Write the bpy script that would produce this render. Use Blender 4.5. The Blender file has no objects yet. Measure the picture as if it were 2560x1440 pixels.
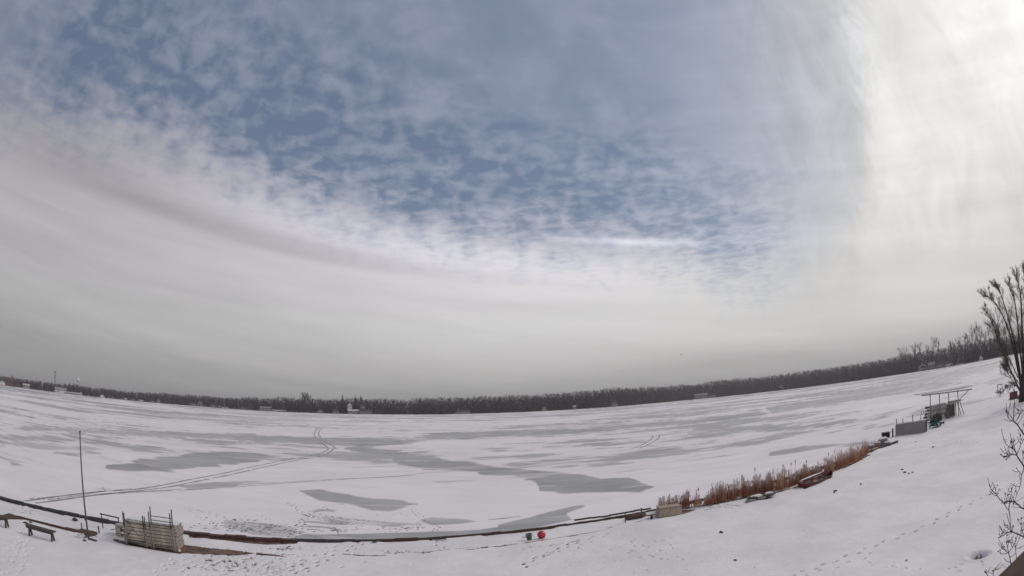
import bpy, math, random
import numpy as np
from mathutils import Vector, Matrix
R = math.radians
S = bpy.context.scene
C = S.collection
random.seed(7); RNG = np.random.default_rng(7)

# ------------------------------------------------------------------ camera
CZ = 7.0                                   # lens height above the lake ice
FPX, PITCH, ROLL = 1350.6, R(12.75), R(-2.01)
cd = bpy.data.cameras.new('camera'); cam = bpy.data.objects.new('camera', cd); C.objects.link(cam)
S.camera = cam
cd.type = 'PANO'
cd.sensor_fit = 'HORIZONTAL'; cd.sensor_width = 36.0; cd.sensor_height = 20.25
cd.clip_start = 0.05; cd.clip_end = 20000
try:
    cd.cycles.panorama_type = 'FISHEYE_EQUISOLID'
    cd.cycles.fisheye_lens = FPX / 2560 * 36.0
    cd.cycles.fisheye_fov = R(180)
except Exception:
    cd.panorama_type = 'FISHEYE_EQUISOLID'
    cd.fisheye_lens = FPX / 2560 * 36.0
    cd.fisheye_fov = R(180)
_cp, _sp, _cr, _sr = math.cos(PITCH), math.sin(PITCH), math.cos(ROLL), math.sin(ROLL)
ROT = (Matrix(((1, 0, 0), (0, _cp, -_sp), (0, _sp, _cp))) @ Matrix(((1, 0, 0), (0, 0, -1), (0, 1, 0)))
       @ Matrix(((_cr, -_sr, 0), (_sr, _cr, 0), (0, 0, 1))))
cam.matrix_world = Matrix.Translation((0, 0, CZ)) @ ROT.to_4x4()

# ------------------------------------------------------------------ sun and exposure
SUN_AZ, SUN_EL = 66.0, 38.0                # degrees right of +Y, above the horizon
sd = bpy.data.lights.new('sun', 'SUN'); so = bpy.data.objects.new('sun', sd); C.objects.link(so)
sd.energy = 0.95; sd.angle = R(15); sd.color = (1.0, 0.93, 0.86)
sdir = Vector((math.sin(R(SUN_AZ)) * math.cos(R(SUN_EL)), math.cos(R(SUN_AZ)) * math.cos(R(SUN_EL)), math.sin(R(SUN_EL))))
so.rotation_euler = sdir.to_track_quat('Z', 'Y').to_euler()
S.view_settings.view_transform = 'Standard'; S.view_settings.look = 'None'
S.view_settings.exposure = 0.08; S.view_settings.gamma = 1.0

# ------------------------------------------------------------------ node expressions
class N:
    """A small wrapper so that node trees can be written as arithmetic."""
    nt = None
    def __init__(s, v): s.v = v
    @staticmethod
    def m(op, *a, clamp=False):
        n = N.nt.nodes.new('ShaderNodeMath'); n.operation = op; n.use_clamp = clamp
        for i, x in enumerate(a):
            x = x.v if isinstance(x, N) else x
            if isinstance(x, (int, float)): n.inputs[i].default_value = float(x)
            else: N.nt.links.new(x, n.inputs[i])
        return N(n.outputs[0])
    def __add__(s, o): return N.m('ADD', s, o)
    def __radd__(s, o): return N.m('ADD', o, s)
    def __sub__(s, o): return N.m('SUBTRACT', s, o)
    def __rsub__(s, o): return N.m('SUBTRACT', o, s)
    def __mul__(s, o): return N.m('MULTIPLY', s, o)
    def __rmul__(s, o): return N.m('MULTIPLY', o, s)
    def __truediv__(s, o): return N.m('DIVIDE', s, o)
    def clamp(s): return N.m('ADD', s, 0.0, clamp=True)

def ss(a, b, x, kind='SMOOTHSTEP'):
    n = N.nt.nodes.new('ShaderNodeMapRange'); n.interpolation_type = kind; n.clamp = True
    for k, q in (('Value', x), ('From Min', a), ('From Max', b)):
        q = q.v if isinstance(q, N) else q
        if isinstance(q, (int, float)): n.inputs[k].default_value = float(q)
        else: N.nt.links.new(q, n.inputs[k])
    return N(n.outputs[0])
def curve(x, pts, x0, x1, y0, y1):
    """Piecewise curve y(x) through pts."""
    n = N.nt.nodes.new('ShaderNodeFloatCurve'); c = n.mapping.curves[0]
    q = [((px - x0) / (x1 - x0), (py - y0) / (y1 - y0)) for px, py in pts]
    c.points[0].location = q[0]; c.points[-1].location = q[-1]
    for p in q[1:-1]: c.points.new(*p)
    n.mapping.update()
    t = (x - x0) / (x1 - x0)
    N.nt.links.new(t.v, n.inputs['Value'])
    return N(n.outputs[0]) * (y1 - y0) + y0
def vec(x, y, z=0.0):
    n = N.nt.nodes.new('ShaderNodeCombineXYZ')
    for i, q in enumerate((x, y, z)):
        if isinstance(q, N): N.nt.links.new(q.v, n.inputs[i])
        else: n.inputs[i].default_value = q
    return N(n.outputs[0])
def noise(v, scale, detail=3.0, rough=0.5, dist=0.0, w=None):
    n = N.nt.nodes.new('ShaderNodeTexNoise'); n.noise_dimensions = '3D'
    if v is not None: N.nt.links.new(v.v, n.inputs['Vector'])
    n.inputs['Scale'].default_value = scale; n.inputs['Detail'].default_value = detail
    n.inputs['Roughness'].default_value = rough; n.inputs['Distortion'].default_value = dist
    return N(n.outputs[0])
def mixc(f, a, b):
    n = N.nt.nodes.new('ShaderNodeMix'); n.data_type = 'RGBA'
    for k, q in ((0, f), (6, a), (7, b)):
        if isinstance(q, N): N.nt.links.new(q.v, n.inputs[k])
        elif isinstance(q, (int, float)): n.inputs[k].default_value = q
        else: n.inputs[k].default_value = (*q, 1)
    return N(n.outputs[2])
def scalec(c, f):
    n = N.nt.nodes.new('ShaderNodeVectorMath'); n.operation = 'SCALE'
    if isinstance(c, N): N.nt.links.new(c.v, n.inputs[0])
    else: n.inputs[0].default_value = c
    if isinstance(f, N): N.nt.links.new(f.v, n.inputs['Scale'])
    else: n.inputs['Scale'].default_value = f
    return N(n.outputs[0])

# ------------------------------------------------------------------ sky: Nishita blue behind thin high cloud
W = bpy.data.worlds.new('World'); S.world = W; W.use_nodes = True
nt = W.node_tree; N.nt = nt
for n in list(nt.nodes): nt.nodes.remove(n)
out = nt.nodes.new('ShaderNodeOutputWorld'); bg = nt.nodes.new('ShaderNodeBackground')
nt.links.new(bg.outputs[0], out.inputs[0])
sky = nt.nodes.new('ShaderNodeTexSky'); sky.sky_type = 'NISHITA'; sky.sun_disc = False
sky.sun_elevation = R(SUN_EL); sky.sun_rotation = R(SUN_AZ); sky.altitude = 200; sky.air_density = 1.2; sky.dust_density = 1.5
tc = nt.nodes.new('ShaderNodeTexCoord'); sep = nt.nodes.new('ShaderNodeSeparateXYZ')
nt.links.new(tc.outputs['Generated'], sep.inputs[0])
dx, dy, dz = (N(sep.outputs[i]) for i in range(3))
A = N.m('ARCTAN2', dx, dy) * (180 / math.pi)          # compass direction of the view
Eh = N.m('ARCSINE', dz) * (180 / math.pi)             # height above the horizon
zc = N.m('MAXIMUM', dz, 0.02)
PL = vec(dx / zc, dy / zc)                            # the cloud deck seen as a plane
def gauss(a0, e0, sa, se, tilt=0.0):
    a = (A - a0); e = (Eh - e0 - a * tilt)
    a = a / sa; e = e / se
    return N.m('POWER', 2.718, (a * a + e * e) * -1.0)
warp = noise(PL, 1.6, 3, 0.5) - 0.5
warp2 = noise(vec(A * 0.05, Eh * 0.12), 1.0, 3, 0.5) - 0.5
# lower rim of the broken, blue part of the deck
F = curve(A, [(-90, 26), (-62, 24.8), (-46, 26), (-31, 23.5), (-12, 19.0), (5, 17.0), (18, 14.4), (28, 10.5), (36, 13.0), (50, 30), (90, 40)], -90, 90, 0, 45)
plume = noise(vec(A * 0.42, Eh * 0.36, 7.0), 1.0, 4, 0.5, 0.6)
cells = noise(PL, 9.0, 4.0, 0.5, 0.35)
rim = Eh - F + 2.6 + warp * 3.0 + warp2 * 2.0
b = ss(-2.5, 8.0, rim + (plume - 0.5) * 7.0 + (cells - 0.5) * 5.0)
b = b * (0.55 + 0.45 * ss(0, 9, rim)) + 0.0
right = ss(36, 24, A - (Eh - 16) * 0.35 + warp2 * 12)           # thickens towards the sun
rightfar = ss(40, -4, A - (Eh - 16) * 0.45 + warp2 * 14)
cells2 = noise(PL, 2.2, 3.0, 0.5, 0.3)
band = ss(22, 8, rim + warp2 * 6)                                # mottled zone just above the rim
hole = ss(0.37, 0.65, cells * 0.42 + cells2 * 0.30 + plume * 0.28)
veil = noise(vec(A * 0.035, Eh * 0.06 + A * 0.01), 2.2, 4, 0.55, 0.6)
veil2 = ss(0.35, 0.68, veil)
open_ = b * (0.10 + 0.52 * rightfar * (1.0 - 0.45 * veil2 * ss(8, 20, rim))) + b * band * right * (hole * 0.80 - 0.27)
open_ = open_ + b * ss(6, 16, rim) * ss(10, -20, A) * (hole - 0.5) * 0.25
open_ = open_ * (1.0 - 0.55 * ss(-54, -68, A + warp2 * 14))
con = gauss(14, 16.75, 8.0, 0.42, -0.12)                        # old contrail
open_ = N.m('MINIMUM', N.m('MAXIMUM', open_, 0.0), 0.84) * (1.0 - 0.85 * con)
cover = 1.0 - open_
# brightness of the cloud sheet: it lights up towards the sun
st = noise(vec(A * 0.022, (Eh + A * 0.13) * 0.30), 1.0, 5, 0.5, 0.5) - 0.5
st2 = noise(vec(A * 0.07, (Eh + A * 0.10) * 0.55, 3.0), 1.0, 4, 0.55, 0.4) - 0.5
L = 0.345 + 0.075 * ss(3, 11, Eh) * ss(10, -45, A) + 0.20 * ss(-62, 22, A) * ss(-1.5, 7, Eh)
L = L + 0.19 * gauss(-10, 16.5, 26, 4.2, -0.13) + 0.09 * gauss(2, 10, 30, 5)
L = L + 0.12 * gauss(46, 14, 20, 16) + 0.36 * gauss(74, 36, 20, 18) - 0.09 * gauss(-50, 23.5, 22, 4.5, -0.10)
lace = noise(vec(A * 0.16, Eh * 0.09, 5.0), 1.6, 6, 0.62, 0.6) - 0.5
edge = ss(-2.0, 2.4, A - (38.4 + (Eh - 11) * 0.30) + warp2 * 3.0 + lace * 9.0) * ss(10, 20, Eh)
L = L + 0.10 * edge
L = L + 0.12 * gauss(45.5, 33, 2.4, 9, 0) * edge + lace * 0.30 * ss(20, 36, A) * ss(6, 16, Eh)
L = L - 0.21 * ss(0, 1, gauss(-25, 16.9, 24, 1.3, -0.145)) * (0.75 + st2)
L = L - 0.07 * gauss(-2, 11.2, 13, 0.9, -0.10) - 0.05 * gauss(20, 3.2, 12, 1.0) - 0.05 * gauss(34, 10, 6, 3)
L = L + st * 0.16 * ss(40, 24, Eh) + st2 * 0.10
L = L + 0.24 * con
upl = b * ss(50, 10, A - (Eh - 16) * 0.3)
L = L * (1.0 - 0.27 * upl) * (0.88 + 0.12 * ss(-0.5, 5.0, Eh))
tint = mixc(ss(-10, 50, A), mixc(ss(8, 18, Eh), (1.0, 0.985, 1.0), (1.01, 0.970, 1.05)), (1.0, 0.985, 0.95))
tint = mixc(ss(14, 2, Eh), tint, (1.0, 0.985, 0.975))
tint = mixc(upl, tint, (0.90, 0.98, 1.22))
cloud = scalec(tint, L)
blue = scalec(mixc(0.62, N(sky.outputs[0]), (1.25, 1.80, 2.95)), 0.077)
skyc = mixc(cover, blue, cloud)
nt.links.new(skyc.v, bg.inputs['Color']); bg.inputs['Strength'].default_value = 1.0

# ------------------------------------------------------------------ measuring helpers
def ray(px, py):
    x, y = px - 1280.0, -(py - 720.0)
    r = math.hypot(x, y) + 1e-9
    th = 2 * math.asin(min(1, r / 2 / FPX)); s = math.sin(th) / r
    return ROT @ Vector((x * s, y * s, -math.cos(th)))
YZ = 0.5                                   # level of the yard above the ice
def at(px, py, z=YZ):
    d = ray(px, py); t = (z - CZ) / d.z
    return Vector((d.x * t, d.y * t, z))
def azel(px, py):
    d = ray(px, py); return math.degrees(math.atan2(d.x, d.y)), math.degrees(math.asin(d.z))
def zat(px, py, dist): return CZ + dist * math.tan(R(azel(px, py)[1]))
def polar(az, r, z=0.0): return Vector((math.sin(R(az)) * r, math.cos(R(az)) * r, z))

# ------------------------------------------------------------------ materials
def mat(name, col, rough=0.8, var=0.25, scale=6.0, bump=0.0, metal=0.0, col2=None, stretch=(1, 1, 1), detail=4):
    m = bpy.data.materials.new(name); m.use_nodes = True; N.nt = m.node_tree
    p = m.node_tree.nodes['Principled BSDF']
    t = N.nt.nodes.new('ShaderNodeTexCoord'); mp = N.nt.nodes.new('ShaderNodeMapping')
    mp.inputs['Scale'].default_value = stretch
    N.nt.links.new(t.outputs['Object'], mp.inputs[0])
    n = noise(N(mp.outputs[0]), scale, detail, 0.6)
    lo = tuple(c * (1 - var) for c in col); hi = tuple(min(1, c * (1 + var)) for c in (col2 or col))
    c = mixc(ss(0.3, 0.7, n), lo, hi)
    N.nt.links.new(c.v, p.inputs['Base Color'])
    p.inputs['Roughness'].default_value = rough; p.inputs['Metallic'].default_value = metal
    if bump:
        bn = N.nt.nodes.new('ShaderNodeBump'); bn.inputs['Strength'].default_value = 0.6; bn.inputs['Distance'].default_value = bump
        N.nt.links.new(n.v, bn.inputs['Height']); N.nt.links.new(bn.outputs[0], p.inputs['Normal'])
    return m
M = dict(
    wood=mat('weathered_wood', (0.075, 0.06, 0.055), 0.9, 0.4, 8, 0.004, stretch=(1, 6, 6)),
    redwood=mat('red_brown_timber', (0.085, 0.045, 0.04), 0.9, 0.4, 9, 0.004),
    cream=mat('cream_vinyl', (0.40, 0.34, 0.28), 0.6, 0.28, 3, 0.0, col2=(0.46, 0.40, 0.34)),
    deck=mat('grey_decking', (0.34, 0.32, 0.32), 0.8, 0.2, 5, 0.0),
    steel=mat('galvanised_steel', (0.10, 0.10, 0.11), 0.5, 0.3, 12, 0.0, 0.4),
    dark=mat('dark_metal', (0.03, 0.03, 0.033), 0.6, 0.3, 10),
    polegrey=mat('grey_pole_paint', (0.07, 0.07, 0.075), 0.5, 0.2, 5),
    black=mat('black_cover', (0.012, 0.012, 0.013), 0.95, 0.4, 6, 0.01),
    teal=mat('teal_hull', (0.02, 0.13, 0.11), 0.4, 0.3, 4),
    green=mat('green_plastic', (0.07, 0.15, 0.11), 0.55, 0.2, 6),
    red=mat('red_ball_vinyl', (0.42, 0.03, 0.055), 0.4, 0.15, 4),
    beige=mat('beige_plastic', (0.34, 0.27, 0.21), 0.7, 0.12, 4),
    greysheet=mat('grey_sheet', (0.235, 0.215, 0.225), 0.6, 0.08, 3),
    snowcap=mat('snow_cap', (0.70, 0.69, 0.70), 0.9, 0.05, 8, 0.01),
    whitepaint=mat('white_paint', (0.72, 0.72, 0.72), 0.6, 0.1, 3),
    cedar=mat('grey_cedar', (0.24, 0.21, 0.20), 0.85, 0.3, 6, 0.004, stretch=(1, 5, 5)),
    bark=mat('bark', (0.055, 0.045, 0.04), 0.95, 0.4, 5, 0.02),
    twig=mat('twigs', (0.085, 0.072, 0.065), 0.95, 0.4, 3),
    twigp=mat('pale_twigs', (0.13, 0.11, 0.10), 0.95, 0.4, 3),
    wood_far=mat('bare_woodland', (0.076, 0.064, 0.070), 0.95, 0.15, 0.012, 0, detail=6),
    fir=mat('fir_needles', (0.022, 0.028, 0.022), 0.95, 0.4, 0.4),
    shrub=mat('shrub_bark', (0.05, 0.042, 0.048), 0.9, 0.3, 12, 0.002),
    rail=mat('brown_rail_stain', (0.048, 0.025, 0.022), 0.9, 0.3, 3, 0.002, stretch=(1, 12, 12), col2=(0.062, 0.036, 0.026)),
    boat=mat('dark_red_hull', (0.16, 0.035, 0.03), 0.6, 0.45, 3),
    boatin=mat('boat_inside', (0.035, 0.03, 0.035), 0.8, 0.4, 5),
    rock=mat('rock', (0.16, 0.155, 0.16), 0.9, 0.5, 4, 0.03),
    housew=mat('white_siding', (0.62, 0.61, 0.62), 0.8, 0.1, 0.3),
    houseg=mat('grey_siding', (0.26, 0.25, 0.27), 0.8, 0.15, 0.3),
    houset=mat('tan_siding', (0.30, 0.26, 0.25), 0.8, 0.15, 0.3),
    housebr=mat('red_brown_siding', (0.11, 0.062, 0.062), 0.8, 0.2, 0.3),
    roof=mat('dark_shingles', (0.05, 0.048, 0.055), 0.9, 0.2, 0.4),
    roofs=mat('snowy_roof', (0.50, 0.49, 0.50), 0.9, 0.15, 0.3),
    glass=mat('window_glass', (0.02, 0.022, 0.026), 0.15, 0.2, 1),
    maroon=mat('maroon_panel', (0.16, 0.03, 0.06), 0.6, 0.3, 4),
    teald=mat('purple_rubber', (0.06, 0.03, 0.065), 0.5, 0.3, 5),
)
def vary(name, lo, mid, hi, scale):
    m = bpy.data.materials.new(name); m.use_nodes = True; N.nt = m.node_tree
    p = m.node_tree.nodes['Principled BSDF']
    g = N.nt.nodes.new('ShaderNodeNewGeometry')
    n = noise(N(g.outputs['Position']), scale, 3, 0.6)
    sp = N.nt.nodes.new('ShaderNodeSeparateXYZ'); N.nt.links.new(g.outputs['Position'], sp.inputs[0])
    at_ = N.nt.nodes.new('ShaderNodeAttribute'); at_.attribute_name = 'part'
    c = mixc(ss(0.35, 0.65, n), lo, mid)
    c = mixc(N(at_.outputs['Fac']), c, hi)
    N.nt.links.new(c.v, p.inputs['Base Color']); p.inputs['Roughness'].default_value = 0.9
    return m
M['reed'] = vary('dead_reeds', (0.30, 0.115, 0.06), (0.46, 0.24, 0.14), (0.55, 0.46, 0.45), 1.2)

# ------------------------------------------------------------------ object helpers
def tag(o, label=None, cat=None, group=None, kind=None):
    if label: o['label'] = label
    if cat: o['category'] = cat
    if group: o['group'] = group
    if kind: o['kind'] = kind
    return o
def thing(name, loc, rz, label, cat, group=None):
    o = bpy.data.objects.new(name, None); C.objects.link(o)
    o.location = loc; o.rotation_euler = (0, 0, rz)
    return tag(o, label, cat, group)
class MB:
    def __init__(s): s.v = []; s.f = []
    def add(s, vs, fs):
        k = len(s.v); s.v += [tuple(q) for q in vs]; s.f += [tuple(k + i for i in q) for q in fs]; return s
    def box(s, x0, x1, y0, y1, z0, z1):
        return s.add([(x0, y0, z0), (x1, y0, z0), (x1, y1, z0), (x0, y1, z0), (x0, y0, z1), (x1, y0, z1), (x1, y1, z1), (x0, y1, z1)],
                     [(0, 3, 2, 1), (4, 5, 6, 7), (0, 1, 5, 4), (1, 2, 6, 5), (2, 3, 7, 6), (3, 0, 4, 7)])
    def hexa(s, p):
        return s.add(p, [(0, 3, 2, 1), (4, 5, 6, 7), (0, 1, 5, 4), (1, 2, 6, 5), (2, 3, 7, 6), (3, 0, 4, 7)])
    def tube(s, pts, rad, n=6, cap=True):
        pts = [Vector(p) for p in pts]
        if not isinstance(rad, (list, tuple)): rad = [rad] * len(pts)
        vs = []; fs = []
        d0 = (pts[1] - pts[0]).normalized()
        u = d0.orthogonal().normalized()
        for i, p in enumerate(pts):
            d = (pts[min(i + 1, len(pts) - 1)] - pts[max(i - 1, 0)]).normalized()
            u = (u - d * u.dot(d)).normalized(); w = d.cross(u)
            for k in range(n):
                a = 2 * math.pi * k / n
                vs.append(p + (u * math.cos(a) + w * math.sin(a)) * rad[i])
        for i in range(len(pts) - 1):
            for k in range(n):
                a, b_ = i * n + k, i * n + (k + 1) % n
                fs.append((a, b_, b_ + n, a + n))
        if cap: fs += [tuple(range(n - 1, -1, -1)), tuple((len(pts) - 1) * n + k for k in range(n))]
        return s.add(vs, fs)
    def beam(s, a, b, w, h):
        """Rectangular bar from a to b; w across, h up."""
        a, b = Vector(a), Vector(b); d = (b - a).normalized()
        up = Vector((0, 0, 1))
        if abs(d.z) > 0.95: up = Vector((1, 0, 0))
        x = d.cross(up).normalized() * (w / 2); z = x.cross(d).normalized() * (h / 2)
        return s.hexa([a - x - z, b - x - z, b + x - z, a + x - z, a - x + z, b - x + z, b + x + z, a + x + z])
    def build(s, name, m, parent=None, smooth=False, bevel=0.0):
        me = bpy.data.meshes.new(name); me.from_pydata([tuple(q) for q in s.v], [], s.f); me.update()
        me.materials.append(m)
        if smooth: me.polygons.foreach_set('use_smooth', [True] * len(me.polygons))
        o = bpy.data.objects.new(name, me); C.objects.link(o)
        if parent: o.parent = parent
        if bevel:
            bv = o.modifiers.new('bevel', 'BEVEL'); bv.width = bevel; bv.segments = 2; bv.limit_method = 'ANGLE'
        return o
def lathe(prof, n=20):
    mb = MB(); vs = []; fs = []
    for r, z in prof:
        for k in range(n): vs.append((r * math.cos(2 * math.pi * k / n), r * math.sin(2 * math.pi * k / n), z))
    for i in range(len(prof) - 1):
        for k in range(n): a, b_ = i * n + k, i * n + (k + 1) % n; fs.append((a, b_, b_ + n, a + n))
    return mb.add(vs, fs)
def blob(rx, ry, rz, seed, amp=0.25, n=14, m=9, c=(0, 0, 0)):
    rr = random.Random(seed); ph = [(rr.uniform(0, 6.3), rr.uniform(1, 3), rr.uniform(0, 6.3)) for _ in range(4)]
    mb = MB(); vs = []; fs = []
    for i in range(m + 1):
        t = math.pi * i / m
        for k in range(n):
            a = 2 * math.pi * k / n
            q = 1 + amp * sum(math.sin(a * round(w) + p + 2 * t) * math.sin(t * 1.7 + p2) for p, w, p2 in ph) / 2
            vs.append((c[0] + rx * q * math.sin(t) * math.cos(a), c[1] + ry * q * math.sin(t) * math.sin(a), c[2] + rz * q * math.cos(t)))
    for i in range(m):
        for k in range(n): a, b_ = i * n + k, i * n + (k + 1) % n; fs.append((a, a + n, b_ + n, b_))
    return mb.add(vs, fs)
def grid_mesh(name, X, Y, Z, m, keep=None, attrs=()):
    nr, nc = X.shape
    co = np.stack([X, Y, Z], -1).reshape(-1, 3).astype(np.float32)
    idx = np.arange(nr * nc).reshape(nr, nc)
    q = np.stack([idx[:-1, :-1], idx[:-1, 1:], idx[1:, 1:], idx[1:, :-1]], -1).reshape(-1, 4)
    # keep faces pointing up
    q = q[:, ::-1]
    if keep is not None:
        k = keep[:-1, :-1] | keep[:-1, 1:] | keep[1:, 1:] | keep[1:, :-1]
        q = q[k.reshape(-1)]
    me = bpy.data.meshes.new(name)
    me.vertices.add(len(co)); me.vertices.foreach_set('co', co.ravel())
    me.loops.add(q.size); me.loops.foreach_set('vertex_index', q.ravel().astype(np.int32))
    me.polygons.add(len(q)); me.polygons.foreach_set('loop_start', np.arange(0, q.size, 4, dtype=np.int32))
    me.polygons.foreach_set('use_smooth', np.ones(len(q), bool))
    for an, av in attrs:
        a = me.attributes.new(an, 'FLOAT', 'POINT'); a.data.foreach_set('value', av.ravel().astype(np.float32))
    me.update(calc_edges=True); me.validate()
    me.materials.append(m)
    o = bpy.data.objects.new(name, me); C.objects.link(o)
    return o
def smooth(a, b, x): t = np.clip((x - a) / (b - a), 0, 1); return t * t * (3 - 2 * t)
def vnoise(x, y, seed):
    """Value noise."""
    r = np.random.default_rng(seed).random((256, 256))
    xi, yi = np.floor(x).astype(int), np.floor(y).astype(int); fx, fy = x - xi, y - yi
    fx = fx * fx * (3 - 2 * fx); fy = fy * fy * (3 - 2 * fy)
    g = lambda a, b_: r[a & 255, b_ & 255]
    return (g(xi, yi) * (1 - fx) + g(xi + 1, yi) * fx) * (1 - fy) + (g(xi, yi + 1) * (1 - fx) + g(xi + 1, yi + 1) * fx) * fy
def fbm(x, y, seed, o=4, pers=0.5):
    s = 0; a = 0.5; t = 0
    for i in range(o): s = s + a * vnoise(x * 2 ** i + 17.3 * i, y * 2 ** i + 5.1 * i, seed + i); t += a; a *= pers
    return s / t

# shoreline (the seawall runs dead straight): y = WY + WK x
WY, WK = 27.75, 0.352
WD = Vector((1, WK, 0)).normalized(); WN = Vector((-WK, 1, 0)).normalized()   # along, and out over the lake
def wall_d(x, y): return (y - WY - WK * x) / math.hypot(1, WK)
def wp(s, d=0.0, z=0.0):
    """Point s metres along the wall from x=0 and d metres lakeward."""
    p = Vector((0, WY, 0)) + WD * s + WN * d; p.z = z; return p
def wall_s(p): return (Vector((p[0], p[1], 0)) - Vector((0, WY, 0))).dot(WD)
WANG = math.atan(WK)

# ------------------------------------------------------------------ snow and ice materials
def snow_nodes(lake):
    m = bpy.data.materials.new('lake_snow_and_ice' if lake else 'yard_snow'); m.use_nodes = True; N.nt = m.node_tree
    p = m.node_tree.nodes['Principled BSDF']
    g = N.nt.nodes.new('ShaderNodeNewGeometry'); pos = N(g.outputs['Position'])
    a1 = N.nt.nodes.new('ShaderNodeAttribute'); a1.attribute_name = 'bare'
    a2 = N.nt.nodes.new('ShaderNodeAttribute'); a2.attribute_name = 'trod_shade'
    bare, trod_shade = N(a1.outputs['Fac']), N(a2.outputs['Fac'])
    mp = N.nt.nodes.new('ShaderNodeMapping'); mp.inputs['Rotation'].default_value = (0, 0, R(-8))
    N.nt.links.new(pos.v, mp.inputs[0])
    if lake:
        mp.inputs['Scale'].default_value = (0.45, 1.0, 1)
        q = N(mp.outputs[0])
        n1 = noise(q, 0.035, 7, 0.62, 0.4)
        n2 = noise(q, 0.35, 5, 0.6)
        n3 = noise(q, 0.012, 6, 0.6)
        v = bare + (n1 - 0.5) * 0.35 + (n2 - 0.5) * 0.35
        mask = ss(0.16, 0.86, v, 'LINEAR')
        snow = mixc(ss(0.35, 0.65, n1 * 0.5 + n2 * 0.5), (0.74, 0.70, 0.725), (0.86, 0.815, 0.84))
        ice = mixc(ss(0.36, 0.64, n1 * 0.55 + n2 * 0.45), (0.27, 0.262, 0.27), (0.46, 0.45, 0.45))
        c = mixc(mask, snow, ice)
        crust = noise(q, 2.2, 4, 0.6)
        c = mixc(ss(0.35, 0.75, trod_shade + (crust - 0.5) * 0.6), c, (0.17, 0.165, 0.18))  # trodden grey ice, with shade of the prints painted in
        N.nt.links.new(c.v, p.inputs['Base Color'])
        N.nt.links.new((0.85 - mask * 0.35).v, p.inputs['Roughness'])
        h = n1 * 0.25 + n2 * 0.06 - mask * 0.05 + crust * 0.015
        bd = 0.35
        p.inputs['Specular IOR Level'].default_value = 0.25
    else:
        n1 = noise(pos, 0.30, 6, 0.6); n2 = noise(pos, 3.0, 5, 0.6); n3 = noise(pos, 22.0, 3, 0.6)
        snow = mixc(ss(0.35, 0.65, n1), (0.70, 0.67, 0.685), (0.80, 0.765, 0.78))
        snow = mixc(ss(0.30, 0.75, n2) * 0.35, snow, (0.66, 0.63, 0.655))
        dirt = mixc(ss(0.35, 0.65, n2), (0.085, 0.048, 0.042), (0.19, 0.125, 0.10))
        v = bare + (n2 - 0.5) * 0.55 + (n3 - 0.5) * 0.25
        c = mixc(ss(0.42, 0.58, v), snow, dirt)
        c = mixc(ss(0.25, 0.85, trod_shade + (n3 - 0.5) * 0.25), c, (0.10, 0.09, 0.09))  # trodden ground tone plus shade painted into the footprints
        N.nt.links.new(c.v, p.inputs['Base Color'])
        p.inputs['Roughness'].default_value = 0.8
        p.inputs['Specular IOR Level'].default_value = 0.3
        h = n1 * 0.30 + n2 * 0.06 + n3 * 0.022
        bd = 0.6
    bn = N.nt.nodes.new('ShaderNodeBump'); bn.inputs['Strength'].default_value = 0.5; bn.inputs['Distance'].default_value = bd
    N.nt.links.new(h.v, bn.inputs['Height']); N.nt.links.new(bn.outputs[0], p.inputs['Normal'])
    return m
M['lake'] = snow_nodes(True); M['yard'] = snow_nodes(False)

def poly_sdf(P, ax, ey):
    """Signed distance (negative inside) of points to a polygon."""
    x, y = ax, ey; d = np.full(x.shape, 1e9); inside = np.zeros(x.shape, bool); n = len(P)
    for i in range(n):
        (x0, y0), (x1, y1) = P[i], P[(i + 1) % n]
        ex, ey_ = x1 - x0, y1 - y0; L2 = ex * ex + ey_ * ey_ + 1e-12
        t = np.clip(((x - x0) * ex + (y - y0) * ey_) / L2, 0, 1)
        d = np.minimum(d, (x - x0 - t * ex) ** 2 + (y - y0 - t * ey_) ** 2)
        c = ((y0 > y) != (y1 > y)) & (x < (x1 - x0) * (y - y0) / (y1 - y0 + 1e-12) + x0)
        inside ^= c
    d = np.sqrt(d); return np.where(inside, -d, d)
def line_d(P, x, y):
    d = np.full(x.shape, 1e9)
    for (x0, y0), (x1, y1) in zip(P[:-1], P[1:]):
        ex, ey = x1 - x0, y1 - y0; L2 = ex * ex + ey * ey + 1e-12
        t = np.clip(((x - x0) * ex + (y - y0) * ey) / L2, 0, 1)
        d = np.minimum(d, (x - x0 - t * ex) ** 2 + (y - y0 - t * ey) ** 2)
    return np.sqrt(d)

# ------------------------------------------------------------------ footprints
def trail(pts, step=0.62, side=0.11, jit=0.05, size=0.15, z=YZ):
    """Footprints along a walked line given by ground points."""
    P = [at(*p, z) for p in pts]; out_ = []; k = 0; carry = 0.0
    for a, b_ in zip(P[:-1], P[1:]):
        d = b_ - a; Ln = d.length; d.normalize(); nrm = Vector((-d.y, d.x, 0)); t = carry
        while t < Ln:
            s = side if k % 2 else -side; k += 1
            q = a + d * t + nrm * (s + random.uniform(-jit, jit))
            out_.append((q.x, q.y, math.atan2(d.y, d.x) + random.uniform(-.3, .3), size * random.uniform(.8, 1.2)))
            t += step * random.uniform(.8, 1.25)
        carry = t - Ln
    return out_
def cluster(cx, cy, rx, ry, n, size=0.15, z=YZ):
    o_ = []
    for _ in range(n):
        q = at(cx + random.gauss(0, rx / 2), cy + random.gauss(0, ry / 2), z)
        o_.append((q.x, q.y, random.uniform(0, 6.3), size * random.uniform(.7, 1.3)))
    return o_
YP = []
YP += [(p, 1.0) for p in trail([(905, 1352), (870, 1372), (830, 1383), (815, 1392), (800, 1404), (770, 1420), (740, 1440)], .45, .14, .08, .14)]
YP += [(p, .9) for p in trail([(800, 1375), (740, 1368), (700, 1372), (665, 1362)], .5, .14, .1, .14)]
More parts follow.
